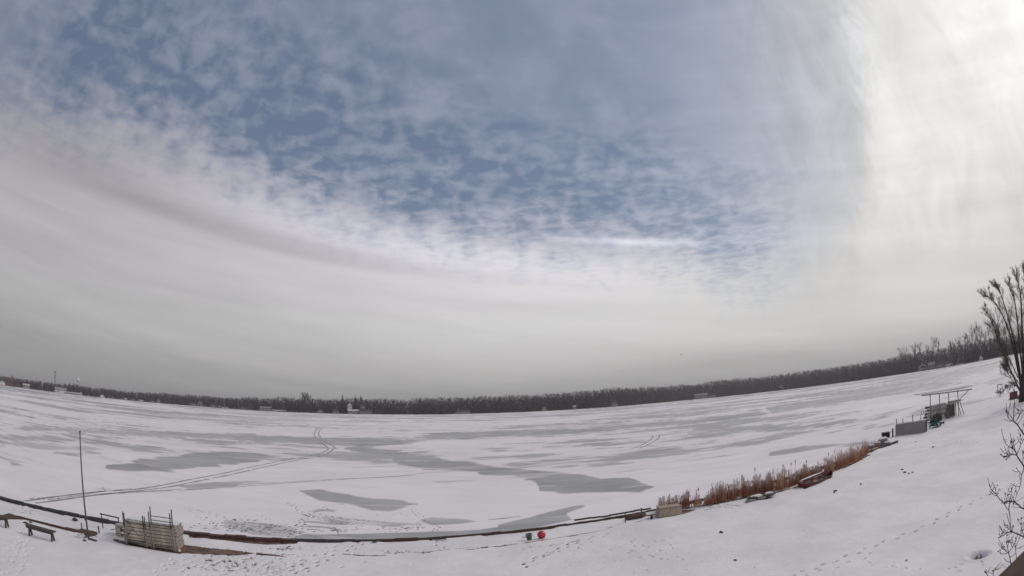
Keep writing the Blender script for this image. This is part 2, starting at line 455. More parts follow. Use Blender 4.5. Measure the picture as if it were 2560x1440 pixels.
YP += [(p, .8) for p in trail([(845, 1362), (800, 1385), (760, 1400), (700, 1432)], .5, .14, .1, .14)]
YP += [(p, .8) for p in trail([(720, 1385), (770, 1400), (830, 1392)], .6, .14, .1, .13)]
YP += [(p, 1.0) for p in cluster(700, 1366, 40, 8, 22, .13)]
YP += [(p, .5) for p in cluster(580, 1412, 130, 30, 110, .13)]
YP += [(p, .4) for p in cluster(680, 1422, 120, 20, 60, .13)]
YP += [(p, .9) for p in cluster(560, 1408, 110, 24, 55, .12)]
YP += [(p, .5) for p in cluster(1500, 1400, 500, 50, 60, .05)]
YP += [(p, .4) for p in cluster(2100, 1300, 400, 90, 60, .05)]
YP += [(p, .7) for p in cluster(640, 1395, 120, 14, 40, .10)]
YP += [(p, .45) for p in trail([(58, 1345), (56, 1370), (50, 1400), (30, 1440)], .35, .2, .1, .14)]
YP += [(p, .15) for p in cluster(25, 1390, 50, 60, 40, .15)]
YP += [(p, .5) for p in trail([(430, 1398), (400, 1425), (380, 1440)], .5, .14, .1, .14)]
YP += [(p, .78) for p in trail([(1980, 1440), (2060, 1412), (2120, 1390), (2190, 1362), (2260, 1335), (2330, 1308), (2400, 1270), (2450, 1245), (2490, 1232), (2560, 1200)], .52, .11, .05, .13)]
YP += [(p, .5) for p in trail([(2010, 1440), (2080, 1420), (2140, 1402), (2200, 1375)], .6, .11, .05, .13)]
YP += [(p, .9) for p in trail([(1312, 1415), (1330, 1398), (1370, 1383), (1395, 1374), (1440, 1352), (1500, 1340), (1530, 1332)], .42, .12, .07, .15)]
YP += [(p, .9) for p in trail([(1335, 1390), (1360, 1388), (1390, 1379)], .32, .1, .07, .15)]
YP += [(p, .8) for p in trail([(1440, 1368), (1480, 1350)], .5, .1, .07, .13)]
YP += [(p, .7) for p in trail([(1300, 1372), (1340, 1365), (1380, 1362)], .5, .1, .07, .13)]
YP += [(p, .6) for p in cluster(1000, 1378, 130, 5, 26, .13)]
YP += [(p, .9) for p in trail([(1080, 1346), (1098, 1362), (1112, 1370)], .5, .12, .06, .13)]
YP += [(p, .9) for p in trail([(850, 1415), (900, 1405), (960, 1400)], 1.2, .1, .06, .13)]
YP += [(p, .8) for p in trail([(745, 1362), (790, 1365), (860, 1358)], .7, .12, .06, .13)]
YP += [(p, .25) for p in cluster(2290, 1415, 260, 26, 16, .10)]
YP += [(p, .55) for p in cluster(1790, 1262, 80, 10, 30, .16)]
YP += [(p, .35) for p in cluster(1600, 1370, 120, 40, 30, .13)]
YP += [(p, .9) for p in cluster(60, 1270, 60, 14, 18, .16)]
YP += [(p, .7) for p in cluster(2400, 1105, 90, 8, 18, .13)]
LP = []
LP += [(p, .8) for p in trail([(478, 1275), (520, 1280), (545, 1290), (575, 1297), (640, 1300)], .42, .16, .1, .15, 0)]
LP += [(p, .8) for p in trail([(500, 1290), (540, 1310), (575, 1318), (640, 1322), (700, 1330)], .42, .16, .1, .15, 0)]
LP += [(p, .8) for p in cluster(600, 1310, 110, 22, 60, .15, 0)]
LP += [(p, .9) for p in cluster(650, 1320, 130, 14, 70, .15, 0)]
LP += [(p, .9) for p in trail([(730, 1345), (750, 1318), (755, 1300), (775, 1285), (760, 1288), (790, 1278), (830, 1262)], .3, .16, .1, .15, 0)]
LP += [(p, .9) for p in trail([(780, 1277), (810, 1288), (850, 1295), (900, 1300), (960, 1304)], .3, .12, .08, .15, 0)]
LP += [(p, .9) for p in trail([(770, 1290), (800, 1296), (830, 1303), (860, 1308), (920, 1308)], .3, .12, .08, .15, 0)]
LP += [(p, .8) for p in cluster(840, 1325, 60, 8, 40, .14, 0)]
LP += [(p, .8) for p in cluster(1000, 1318, 60, 8, 30, .14, 0)]
LP += [(p, .8) for p in trail([(960, 1330), (1010, 1325), (1040, 1312), (1060, 1300), (1040, 1280), (1030, 1268)], .35, .12, .08, .14, 0)]
LP += [(p, .7) for p in trail([(900, 1288), (950, 1286), (1000, 1284), (1050, 1290)], .5, .12, .08, .14, 0)]
LP += [(p, .9) for p in trail([(725, 1258), (740, 1268), (760, 1290)], .5, .12, .06, .14, 0)]
LP += [(p, .9) for p in trail([(838, 1228), (870, 1234)], .5, .1, .06, .14, 0)]
LP += [(p, .8) for p in trail([(1085, 1330), (1100, 1315)], .3, .12, .08, .16, 0)]
LP += [(p, .55) for p in cluster(255, 1222, 30, 4, 34, .2, 0)]
LP += [(p, .6) for p in cluster(110, 1245, 80, 6, 26, .2, 0)]
def stamp(prints, azg, rg, X, Y, dent, trod_shade, depth):
    for (x, y, a, s), k in prints:
        r = math.hypot(x, y); az = math.degrees(math.atan2(x, y)); w = s * 2.6
        i0, i1 = np.searchsorted(rg, [r - w, r + w]); da = math.degrees(w / r)
        j0, j1 = np.searchsorted(azg, [az - da, az + da])
        if i1 <= i0 or j1 <= j0: continue
        dx_, dy_ = X[i0:i1, j0:j1] - x, Y[i0:i1, j0:j1] - y
        u = dx_ * math.cos(a) + dy_ * math.sin(a); v = -dx_ * math.sin(a) + dy_ * math.cos(a)
        q = np.sqrt((u / (s * 1.15)) ** 2 + (v / (s * .62)) ** 2)
        m_ = 1 - smooth(.55, 1.05, q); rimm = np.exp(-((q - 1.25) / .22) ** 2)
        dent[i0:i1, j0:j1] = np.minimum(dent[i0:i1, j0:j1], -m_ * depth * (0.25 + k * .75)) + rimm * depth * .10
        trod_shade[i0:i1, j0:j1] = np.maximum(trod_shade[i0:i1, j0:j1], m_ * k)  # print darkness: trodden surface and painted shade of the dent together

# ------------------------------------------------------------------ the frozen lake
SHORE = [(-90, .40), (-60, .40), (-56.6, .38), (-50, .34), (-42, .32), (-34, .34), (-27, .44), (-18, .50), (-8, .52), (0, .50), (8, .44), (18, .30), (27, .28), (34, .32), (41, .38), (46, .48), (50, .54), (56, .62), (62, .75), (75, 1.1), (90, 1.4)]
def az_grid(step, lim=66):
    return np.concatenate([np.arange(-180, -lim, 6.0), np.arange(-lim, lim, step), np.arange(lim, 180.1, 6.0)])
azg = az_grid(0.10)
el = np.concatenate([np.linspace(-88, -18, 30)[:-1], np.arange(-18, -1.0, 0.045), np.arange(-1.0, -0.06, 0.03), [-0.05]])
rg = CZ / np.tan(np.radians(-el))
AZ, RR = np.meshgrid(azg, rg); ELV = np.repeat(el[:, None], len(azg), 1)
X = np.sin(np.radians(AZ)) * RR; Y = np.cos(np.radians(AZ)) * RR
bare = np.zeros(X.shape); dent = np.zeros(X.shape); trod_shade = np.zeros(X.shape)
PATCH = [
 (1.0, [(850,1117),(900,1112),(960,1122),(1060,1135),(1150,1150),(1230,1163),(1290,1168),(1345,1176),(1460,1185),(1500,1195),(1570,1195),(1600,1205),(1632,1217),(1600,1228),(1500,1230),(1410,1232),(1350,1226),(1340,1205),(1280,1193),(1200,1187),(1190,1180),(1060,1175),(980,1160),(975,1150),(920,1140),(880,1128)]),
 (.85, [(560,1093),(700,1091),(800,1095),(960,1096),(1060,1099),(1000,1108),(850,1112),(740,1106),(600,1102)]),
 (1.0, [(750,1227),(800,1224),(860,1235),(930,1247),(1000,1250),(1045,1260),(1010,1268),(975,1278),(930,1275),(860,1258),(800,1250)]),
 (.95, [(1045,1300),(1080,1292),(1140,1296),(1190,1303),(1150,1308),(1080,1312)]),
 (1.0, [(1245,1312),(1290,1302),(1370,1282),(1430,1268),(1460,1264),(1415,1283),(1432,1300),(1340,1318),(1250,1332)]),
 (1.0, [(720,1347),(760,1336),(900,1336),(1100,1328),(1200,1325),(1260,1316),(1290,1320),(1250,1332),(1100,1346),(900,1354),(780,1353)]),
 (.95, [(270,1167),(330,1155),(420,1140),(500,1128),(640,1130),(700,1140),(640,1155),(560,1160),(440,1172),(340,1173)]),
 (.7, [(0,1085),(100,1088),(250,1096),(290,1106),(120,1106),(0,1102)]),
 (.75, [(60,1063),(200,1070),(400,1080),(640,1086),(640,1096),(450,1095),(300,1087),(150,1080),(0,1072)]),
 (.9, [(1720,1083),(1780,1072),(1850,1063),(1920,1058),(2000,1062),(2100,1050),(2215,1039),(2180,1052),(2060,1068),(1950,1081),(1850,1081)]),
 (.85, [(1040,1093),(1100,1083),(1280,1076),(1450,1070),(1600,1058),(1750,1048),(1900,1030),(1920,1036),(1760,1057),(1600,1068),(1500,1078),(1350,1087),(1250,1092),(1100,1098)]),
 (.8, [(1925,1130),(2000,1118),(2150,1104),(2175,1107),(2080,1120),(1990,1135),(1925,1137)]),
 (.75, [(1920,1025),(2060,1000),(2200,980),(2330,958),(2400,950),(2330,967),(2200,990),(2060,1012),(1930,1033)]),
 (.85, [(15,1148),(60,1160),(88,1168),(30,1166)]),
 (.75, [(450,1215),(560,1204),(660,1203),(600,1212),(500,1221)]),
 (.7, [(140,1128),(220,1130),(250,1134),(200,1140),(130,1134)]),
 (.8, [(2150,1072),(2230,1055),(2300,1050),(2240,1062),(2170,1076)]),
 (.6, [(2100,985),(2300,945),(2480,915),(2480,925),(2300,960),(2120,995)]),
 (.55, [(0,1100),(140,1110),(280,1122),(160,1126),(0,1115)]),
 (.6, [(800,1290),(900,1298),(1000,1306),(1060,1310),(980,1318),(860,1310)]),
 (.55, [(560,1300),(640,1308),(740,1318),(740,1345),(640,1338),(560,1318)]),
]
vis = (np.abs(AZ) <= 66) & (ELV > -17)
def nrm(q): return (q - q.mean()) / q.std()
XR, YR = X + 0.12 * Y, Y - 0.12 * X                      # the wind came along this way
lim_ = RR < 4000
nA = np.zeros(X.shape); nB = np.zeros(X.shape); nC = np.zeros(X.shape)
nA[lim_] = nrm(fbm(XR[lim_] / 70 + 7, YR[lim_] / 34, 41, 6, .82)); nB[lim_] = nrm(fbm(XR[lim_] / 260, YR[lim_] / 150, 51, 6, .82)); nC[lim_] = nrm(fbm(XR[lim_] / 9, YR[lim_] / 3.0, 61, 4, .7))
for k, pts in PATCH:
    P = [azel(*p) for p in pts]
    sd_ = poly_sdf(P, AZ[vis], ELV[vis])
    rg_ = np.clip((nA[vis] * .10 + nB[vis] * .05 + nC[vis] * .05) * np.clip(8.0 / -ELV[vis], .55, 1.3), -.4, .4)
    bare[vis] = np.maximum(bare[vis], k * (1 - smooth(-0.13, 0.15, sd_ + rg_)) * (1 - .38 * smooth(.5, 1.8, nC[vis]) - .12 * smooth(.2, 1.5, nA[vis])))
far = smooth(70, 260, RR); mid = smooth(26, 70, RR)
melt = np.zeros(X.shape)
for pts in ([(560,1296),(640,1300),(745,1318),(745,1340),(650,1340),(575,1318)], [(745,1300),(800,1268),(860,1258),(830,1285),(900,1298),(1040,1308),(1010,1322),(850,1322),(745,1338)]):
    q_ = poly_sdf([azel(*p) for p in pts], AZ[vis], ELV[vis]); melt[vis] = np.maximum(melt[vis], 1 - smooth(-.3, .3, q_ + nA[vis] * .1))
nS = np.zeros(X.shape); nS[lim_] = nrm(fbm(XR[lim_] / 2.6, YR[lim_] / .8, 71, 4, .75))
melt = melt * smooth(.1, 1.3, nS) * .75
wisp = np.clip(smooth(.9, 1.9, nA + .25 * nC) * .8 + smooth(1.3, 2.1, nC + .5 * nA) * .35 * (1 - far), 0, .75)
bare = np.maximum(bare, mid * wisp); bare = np.maximum(bare, melt)
bare = np.maximum(bare, far * np.clip(.42 + .17 * nB + .22 * nA + .10 * smooth(250, 600, RR), 0, .95))
bare = np.maximum(bare, .16 + .10 * nA * mid)
DS = CZ / np.tan(np.radians(np.interp(AZ, [q[0] for q in SHORE], [q[1] for q in SHORE])))
bare = bare * (1 - .9 * smooth(-60, -25, RR - DS))
bare = np.clip(bare, 0, 1)
vv = np.abs(AZ) < 66
stamp(LP, azg, rg, X, Y, dent, trod_shade, 0.05)
lake = grid_mesh('lake', X, Y, dent * 0.6, M['lake'], attrs=(('bare', bare), ('trod_shade', trod_shade)))
tag(lake, kind='structure')

# ------------------------------------------------------------------ the yard
azy = az_grid(0.085, 68)
ry = np.concatenate([np.linspace(0.5, 12, 24)[:-1], np.exp(np.arange(math.log(12), math.log(36), 0.0026)), np.exp(np.arange(math.log(36), math.log(170), 0.008))])
AZ, RR = np.meshgrid(azy, ry)
X = np.sin(np.radians(AZ)) * RR; Y = np.cos(np.radians(AZ)) * RR
wd = wall_d(X, Y)
Z = YZ + (fbm(X / 5, Y / 5, 3, 4) - 0.5) * 0.14 + (fbm(X / 0.9, Y / 0.9, 9, 3) - 0.5) * 0.03
Z = Z + 0.9 * smooth(12, 2, RR)                       # bank up to the house wall behind the lens
Z -= 0.10 * smooth(-2.3, -1.7, wd + (fbm(X / 2, Y / 2, 8, 3) - .5) * .8)   # lower strip along the seawall
SX = (X * WD.x + (Y - WY) * WD.y)                     # metres along the wall
rightend = smooth(33, 38, SX)                         # beyond the reeds the wall sinks into a soft snow bank
dr = wd - 5.4 * smooth(34, 40, SX) * (1 - smooth(62, 84, SX)) + (fbm(X / 4, Y / 4, 21, 3) - .5) * 1.6 * rightend
drift = smooth(.42, .62, fbm(SX / 2.6 + 9, SX * 0 + .5, 33, 4, .7))
Z = Z + .07 * drift * smooth(-1.0, -.1, wd) * (1 - rightend)
Z = Z - smooth(-0.04, 0.10, wd - .10 * drift + (fbm(X / .5, Y / .5, 34, 3) - .5) * .16) * 1.0 * (1 - rightend) - smooth(-0.6, 1.2, dr) * 0.9 * rightend
dent = np.zeros(X.shape); trod_shade = np.zeros(X.shape); bare = np.zeros(X.shape)
DIRT = [
 (1.0, [(452,1360),(500,1366),(560,1372),(612,1378),(640,1383),(590,1387),(540,1386),(470,1382),(452,1380)]),
 (.9, [(640,1380),(700,1388),(720,1392),(640,1387)]),
 (.9, [(472,1331),(560,1336),(640,1342),(745,1349),(740,1355),(660,1357),(560,1346),(472,1338)]),
 (.95, [(0,1291),(22,1283),(58,1296),(25,1297),(0,1298)]),
 (1.0, [(155,1318),(165,1316),(205,1325),(190,1328),(158,1322)]),
 (.8, [(282,1345),(330,1356),(460,1378),(450,1384),(330,1364),(285,1352)]),
 (.7, [(1655,1290),(1705,1285),(1735,1274),(1740,1268),(1700,1270)]),
 (.75, [(1870,1243),(1905,1237),(1938,1242),(1900,1249)]),
 (.75, [(2003,1208),(2010,1222),(2080,1190),(2080,1183)]),
 (.65, [(2185,1103),(2215,1098),(2222,1112),(2190,1122)]),
 (.32, [(2245,1082),(2330,1070),(2410,1045),(2400,1038),(2320,1062),(2240,1078)]),
 (.6, [(2535,988),(2560,984),(2560,1004),(2535,995)]),
]
vis = (np.abs(AZ) < 67) & (RR > 9)
xs, ys = X[vis], Y[vis]; bb = bare[vis]
for k, pts in DIRT:
    P = [tuple(at(*p))[:2] for p in pts]
    bb = np.maximum(bb, k * (1 - smooth(-0.12, 0.15, poly_sdf(P, xs, ys))))
LINES = [   # melted strips and edges: brown ground showing, half width in metres
 (.75, .10, [(60,1297),(120,1312),(190,1329),(240,1341)]),
 (.62, .07, [(655,1383),(700,1388),(740,1385),(790,1388)]),
 (.85, .10, [(860,1383),(900,1387),(960,1388)]),
 (.75, .08, [(960,1382),(1010,1381),(1070,1379),(1120,1373),(1180,1369),(1250,1363),(1310,1357)]),
 (.6, .12, [(1150,1376),(1200,1370),(1260,1362)]),
 (.85, .09, [(1310,1357),(1345,1351),(1400,1343),(1430,1338),(1470,1331),(1520,1320)]),
 (.75, .14, [(1420,1340),(1450,1334),(1480,1328)]),
 (.9, .10, [(1520,1314),(1560,1308),(1590,1300),(1640,1285)]),
 (.75, .15, [(1585,1292),(1610,1286),(1650,1280)]),
 (.6, .07, [(1300,1372),(1380,1362),(1440,1352)]),
 (.62, .06, [(35,1272),(90,1277),(130,1288)]),
 (.62, .06, [(0,1255),(40,1262)]),
 (.5, .06, [(90,1300),(160,1312)]),
 (.85, .16, [(1835,1245),(1860,1238),(1875,1236)]),
 (.7, .10, [(1760,1275),(1790,1268),(1815,1262),(1850,1264)]),
 (.85, .20, [(1705,1268),(1800,1252),(1900,1238),(1985,1218),(2050,1190),(2120,1162),(2170,1135)]),
 (.45, .10, [(660,1320),(700,1345)]),
]
for k, w, pts in LINES:
    P = [tuple(at(*p))[:2] for p in pts]
    dd = line_d(P, xs, ys) + (fbm(xs / .35, ys / .35, 77, 3) - .5) * w * 1.6
    bb = np.maximum(bb, k * (1 - smooth(w * .5, w * 1.3, dd)))
bare[vis] = bb
Z -= 0.05 * smooth(.3, .7, bare)
stamp(YP, azy, ry, X, Y, dent, trod_shade, 0.075)
Z += dent
# tree well in the snow near the corner
hp = at(2447, 1388); hd = np.hypot((X - hp.x) , (Y - hp.y))
ha = math.atan2(-.5, 1)
hu = (X - hp.x) * math.cos(ha) + (Y - hp.y) * math.sin(ha); hv = -(X - hp.x) * math.sin(ha) + (Y - hp.y) * math.cos(ha)
hd = np.sqrt((hu / .42) ** 2 + (hv / .34) ** 2)
Z -= 0.30 * (1 - smooth(0.1, 1.25, hd)) - 0.03 * np.exp(-((hd - 1.45) / .25) ** 2)
yard = grid_mesh('yard', X, Y, Z, M['yard'], keep=(wd < 0.25 + 10 * rightend), attrs=(('bare', bare), ('trod_shade', trod_shade)))
tag(yard, kind='structure')

# ------------------------------------------------------------------ vehicle tracks pressed into the lake snow
def track(px, w=0.34, seg=0.6):
    """A flat strip following the line seen at these ground points, a few mm above the ice."""
    P = [at(*p, 0.0) for p in px]; Q = []
    for i in range(len(P) - 1):
        p0, p1, p2, p3 = P[max(i - 1, 0)], P[i], P[i + 1], P[min(i + 2, len(P) - 1)]
        n = max(2, int((p2 - p1).length / seg))
        for k in range(n):
            t = k / n
            Q.append(0.5 * ((2 * p1) + (p2 - p0) * t + (2 * p0 - 5 * p1 + 4 * p2 - p3) * t * t + (3 * p1 - p0 - 3 * p2 + p3) * t ** 3))
    Q.append(P[-1]); mb = MB(); vs = []; fs = []
    for i, q in enumerate(Q):
        d = (Q[min(i + 1, len(Q) - 1)] - Q[max(i - 1, 0)]); d.z = 0; d.normalize()
        nrm = Vector((-d.y, d.x, 0)) * w * 0.5 * random.uniform(.6, 1.25)
        wob = Vector((-d.y, d.x, 0)) * random.uniform(-.03, .03)
        vs += [q - nrm + wob + Vector((0, 0, .006)), q + nrm + wob + Vector((0, 0, .006))]
        if i and random.random() > 0.06: fs.append((2 * i - 2, 2 * i - 1, 2 * i + 1, 2 * i))
    return mb.add(vs, [f[::-1] for f in fs])
M['track'] = mat('packed_track_snow', (0.40, 0.39, 0.41), 0.9, 0.30, 0.8, 0.0, detail=5)
M['trackd'] = mat('packed_track_slush', (0.27, 0.265, 0.28), 0.9, 0.30, 0.8, 0.0, detail=5)
TR = [
 ('trackd', .30, [(62,1253),(120,1244),(170,1238),(250,1229),(330,1224),(400,1214),(480,1198),(560,1183),(640,1165),(720,1149),(790,1137),(815,1127),(820,1120),(800,1106)]),
 ('trackd', .30, [(90,1258),(150,1250),(220,1240),(300,1231),(380,1223),(430,1216),(500,1202),(580,1186),(650,1170),(740,1151),(810,1138),(832,1124),(836,1118),(815,1106),(800,1100)]),
 ('track', .26, [(120,1250),(200,1238),(260,1228),(330,1222)]),
 ('track', .26, [(300,1231),(420,1225),(540,1219),(640,1209),(760,1203),(860,1197),(980,1191),(1080,1181),(1180,1176)]),
 ('track', .26, [(250,1236),(360,1230),(480,1224),(580,1218),(680,1210),(800,1202),(900,1196),(1040,1188)]),
 ('track', .40, [(803,1104),(792,1096),(786,1088),(787,1080),(792,1072),(800,1068)]),
 ('track', .40, [(806,1100),(800,1092),(797,1086),(798,1078),(803,1072),(812,1068)]),
 ('trackd', .30, [(1580,1121),(1600,1114),(1618,1105),(1630,1096),(1633,1091),(1626,1089)]),
 ('trackd', .30, [(1597,1121),(1616,1113),(1636,1103),(1647,1094),(1648,1089),(1640,1088)]),
 ('track', .22, [(1025,1142),(1080,1140),(1160,1133),(1240,1128),(1300,1124)]),
 ('track', .30, [(880,1169),(960,1166),(1050,1164)]),
 ('track', .9, [(1335,1087),(1400,1083),(1470,1078),(1500,1074)]),
 ('track', .22, [(1220,1300),(1260,1296),(1300,1291)]),
 ('track', .8, [(655,1121),(720,1125),(790,1130)]),
 ('track', .8, [(640,1140),(700,1146),(780,1145)]),
 ('trackd', 1.3, [(860,1114),(940,1112),(1030,1109)]),
 ('trackd', 1.2, [(960,1133),(1020,1133)]),
 ('trackd', 2.4, [(45,1001),(65,1004),(86,1007)]),
 ('track', 2.2, [(490,1098),(560,1103),(640,1106)]),
]
for mn, w, pts in TR:
    o = track(pts, w).build('snow_track', M[mn]); tag(o, kind='structure')

# ------------------------------------------------------------------ far shore: land, wood, houses
def shore_d(a): return CZ / math.tan(R(float(np.interp(a, [q[0] for q in SHORE], [q[1] for q in SHORE]))))
TOPPX = [(0,937),(25,940),(60,945),(95,950),(120,953),(140,956),(185,958),(215,962),(230,967),(260,967),(320,976),(420,980),(455,984),(520,986),(560,991),(600,992),(620,988),(655,993),(700,989),(750,992),(790,993),(830,993),(860,991),(900,991),(940,992),(1000,995),(1020,997),(1055,989),(1100,990),(1200,987),(1280,983),(1340,982),(1420,976),(1520,966),(1600,964),(1740,956),(1800,946),(1920,936),(2000,924),(2080,915),(2140,905),(2200,896),(2230,889),(2280,877),(2320,872),(2380,860),(2440,846),(2500,838),(2560,828)]
TOPA = [azel(*p) for p in TOPPX]; TOPA = [(-90, TOPA[0][1])] + TOPA + [(90, TOPA[-1][1])]
def top_el(a): return float(np.interp(a, [q[0] for q in TOPA], [q[1] for q in TOPA]))
def bank(a, u):
    """Height of the far land u metres behind its shoreline."""
    hmax = float(np.interp(a, [-60, -30, 0, 25, 42, 60, 80], [5, 5, 6, 8, 12, 12, 10]))
    return 0.05 + 0.9 * smooth(0, 4, u) + hmax * smooth(12, 90, u)
aa = np.arange(-110, 110.01, .5); uu = np.array([-3, 0, 1.5, 4, 10, 20, 40, 60, 90, 150, 260, 500, 1200, 3000])
XX = np.zeros((len(uu), len(aa))); YY = XX.copy(); ZZ = XX.copy()
for j, a in enumerate(aa):
    D = shore_d(a) * (1 + .006 * math.sin(a * 2.1) + .004 * math.sin(a * 5.3))
    for i, u in enumerate(uu):
        XX[i, j] = math.sin(R(a)) * (D + u); YY[i, j] = math.cos(R(a)) * (D + u); ZZ[i, j] = bank(a, np.float64(u)) if u >= 0 else -0.3
M['farland'] = mat('far_bank_snow_and_leaves', (0.10, 0.09, 0.095), 0.95, 0.5, 0.05, 0, col2=(0.20, 0.19, 0.20), detail=6)
tag(grid_mesh('far_shore', XX, YY, ZZ, M['farland']), kind='structure')

tv = []; tf = []
def wood_tree(px_, py_, pz_, h, seed, spread=.22, n=46, wt=.30, low=.2):
    """Bare tree of the far wood: a thin stem and many fine upward twig blades."""
    r = random.Random(seed); k = len(tv)
    def blade(a, b_, w):
        d = b_ - a; s = d.cross(Vector((r.uniform(-1, 1), r.uniform(-1, 1), r.uniform(-.3, .3))))
        if s.length < 1e-4: return
        s.normalize(); q = len(tv)
        tv.extend([a - s * w / 2, a + s * w / 2, b_]); tf.append((q, q + 1, q + 2))
    B = Vector((px_, py_, pz_ - .5))
    for a in (0, 1.6): 
        s = Vector((math.cos(a), math.sin(a), 0)) * h * .011; q = len(tv)
        tv.extend([B - s, B + s, B + Vector((0, 0, h * .9)) + s * .25, B + Vector((0, 0, h * .9)) - s * .25]); tf.append((q, q + 1, q + 2, q + 3))
    for i in range(n):
        t = low + (1 - low) * r.random() ** .8
        prof = math.sin(math.pi * min(1, (t - low * .6) / (1.12 - low * .6))) ** .6
        a = r.uniform(0, 6.283); rad = h * spread * prof * math.sqrt(r.random())
        c = B + Vector((math.cos(a) * rad, math.sin(a) * rad, h * t * .9))
        L_ = h * r.uniform(.08, .2)
        dd = Vector((math.cos(a) * r.uniform(.1, .7), math.sin(a) * r.uniform(.1, .7), r.uniform(.5, 1.1))).normalized()
        blade(c - dd * L_ * .5, c + dd * L_ * .6, wt * r.uniform(.5, 1.5) * (1.25 - t * .7) * h / 18)
# bare trees one can tell apart
def branch_tree(base, h, seed, stems=1, spread=.35, levels=4, r0=None, lean=(0, 0), first=.3, twigr=.012, nb=4, crownw=.75):
    r = random.Random(seed); tr = MB(); cr_ = MB()
    r0 = r0 or h * .022
    def grow(p, d, L_, rad, lev):
        n = 5; pts = [p]; q = p.copy(); dd = d.copy()
        for i in range(n):
            dd = (dd + Vector((r.uniform(-1, 1), r.uniform(-1, 1), r.uniform(-.3, .6))) * (.10 + .04 * lev)).normalized()
            q = q + dd * L_ / n; pts.append(q.copy())
        rads = [max(twigr * .6, rad * (1 - .62 * i / n)) for i in range(n + 1)]
        (tr if lev == 0 else cr_).tube(pts, rads, 7 if lev == 0 else (5 if lev == 1 else 3), cap=False)
        if lev >= levels: return
        for i in range(nb + (1 if lev < 2 else 0)):
            t = r.uniform(first if lev == 0 else .25, 1.0); j = min(n - 1, int(t * n)); f = t * n - j
            b_ = pts[j].lerp(pts[j + 1], f)
            ax = (pts[j + 1] - pts[j]).normalized()
            o = ax.orthogonal().normalized(); o.rotate(Matrix.Rotation(r.uniform(0, 6.283), 3, ax))
            nd = (ax * r.uniform(.7, 1.0) + o * r.uniform(.35, crownw)); nd.z += .25; nd.normalize()
            grow(b_, nd, L_ * r.uniform(.42, .68) * (1.15 - .4 * t), max(twigr, rads[j] * .55), lev + 1)
    for s in range(stems):
        a_ = s * 6.283 / stems + r.uniform(-.3, .3); k = spread * (r.uniform(.4, 1.1) if stems > 1 else .1)
        d = Vector((math.cos(a_) * k + lean[0], math.sin(a_) * k + lean[1], 1)).normalized()
        b0 = Vector((math.cos(a_), math.sin(a_), 0)) * (r0 * (1.2 if stems > 1 else 0))
        grow(b0 + Vector((0, 0, -.1)), d, h * r.uniform(.62, .8), r0 * (r.uniform(.5, .9) if stems > 1 else 1), 0)
    return tr, cr_
def bare_tree(name, base, h, seed, label, cat='tree', group=None, mt='bark', mc='twig', **kw):
    t = thing(name, base, 0, label, cat, group)
    tr, cr_ = branch_tree(base, h, seed, **kw)
    tr.build('trunk', M[mt], t); cr_.build('crown', M[mc], t)
    return t
# skyline trees standing above the wood on the right
RIDGE = [(2252,866),(2262,870),(2283,862),(2301,858),(2315,862),(2328,845),(2345,858),(2374,849),(2384,856),(2400,829),(2409,832),(2423,820),(2433,824),(2440,818),(2449,822),(2458,815),(2468,813),(2480,808),(2492,802),(2504,800)]
words = ['low bare tree farthest left on the right-hand skyline', 'low bare tree second on the right-hand skyline', 'thin single bare tree on the skyline left of the tallest spike', 'bare forked tree left of the tall skyline spike', 'narrow bare tree next to the tall skyline spike', 'tall bare spike of a tree above the white shore house', 'small bare tree right of the tall skyline spike', 'dark bushy-topped tree in the skyline gap', 'small bare tree right of the bushy-topped skyline tree', 'tall bare tree at the left end of the right skyline clump', 'second bare tree of the tall skyline clump on the right', 'third bare tree of the tall skyline clump on the right', 'fourth bare tree of the tall skyline clump on the right', 'fifth bare tree of the tall skyline clump on the right', 'sixth bare tree of the tall skyline clump on the right', 'seventh bare tree of the tall skyline clump on the right', 'eighth bare tree of the tall skyline clump on the right', 'ninth bare tree of the tall skyline clump, near the big shore tree', 'tenth bare tree of the tall skyline clump, half behind the big shore tree', 'eleventh bare tree of the tall skyline clump, behind the big shore tree']
for i, ((x, y), w) in enumerate(zip(RIDGE, words)):
    a_, e_ = azel(x, y); u = 70; d = shore_d(a_) + u; zb = float(bank(a_, np.float64(u)))
    h = CZ + d * math.tan(R(e_)) - zb
    bare_tree('bare_tree', polar(a_, d, zb), h, 300 + i, w, group='bare trees on the right-hand skyline', levels=3, twigr=.10, first=.35, nb=5, crownw=.6, r0=h * .016)
# dark trunks on the point
for x, yb, yt, w in [(2259, 938, 905, 'dark tree trunk standing at the tip of the snowy point'), (2276, 933, 903, 'second dark tree trunk right of the point tip')]:
    a_, e_ = azel(x, yb); d = shore_d(a_) - 14
    bare_tree('shore_tree', polar(a_, d, 0.0), 20, int(x), w, levels=3, twigr=.09, first=.4, nb=5, r0=.55)
# broad crown above the middle of the wood
a_, e_ = azel(762, 982); d = shore_d(a_) + 60; zb = float(bank(a_, np.float64(60)))
bare_tree('bare_tree', polar(a_, d, zb), (CZ + d * math.tan(R(e_)) - zb) * 1.02, 55, 'broad pale round-crowned bare tree rising above the middle of the far wood', levels=4, twigr=.07, first=.35, nb=5, stems=3, spread=.3, r0=.35)
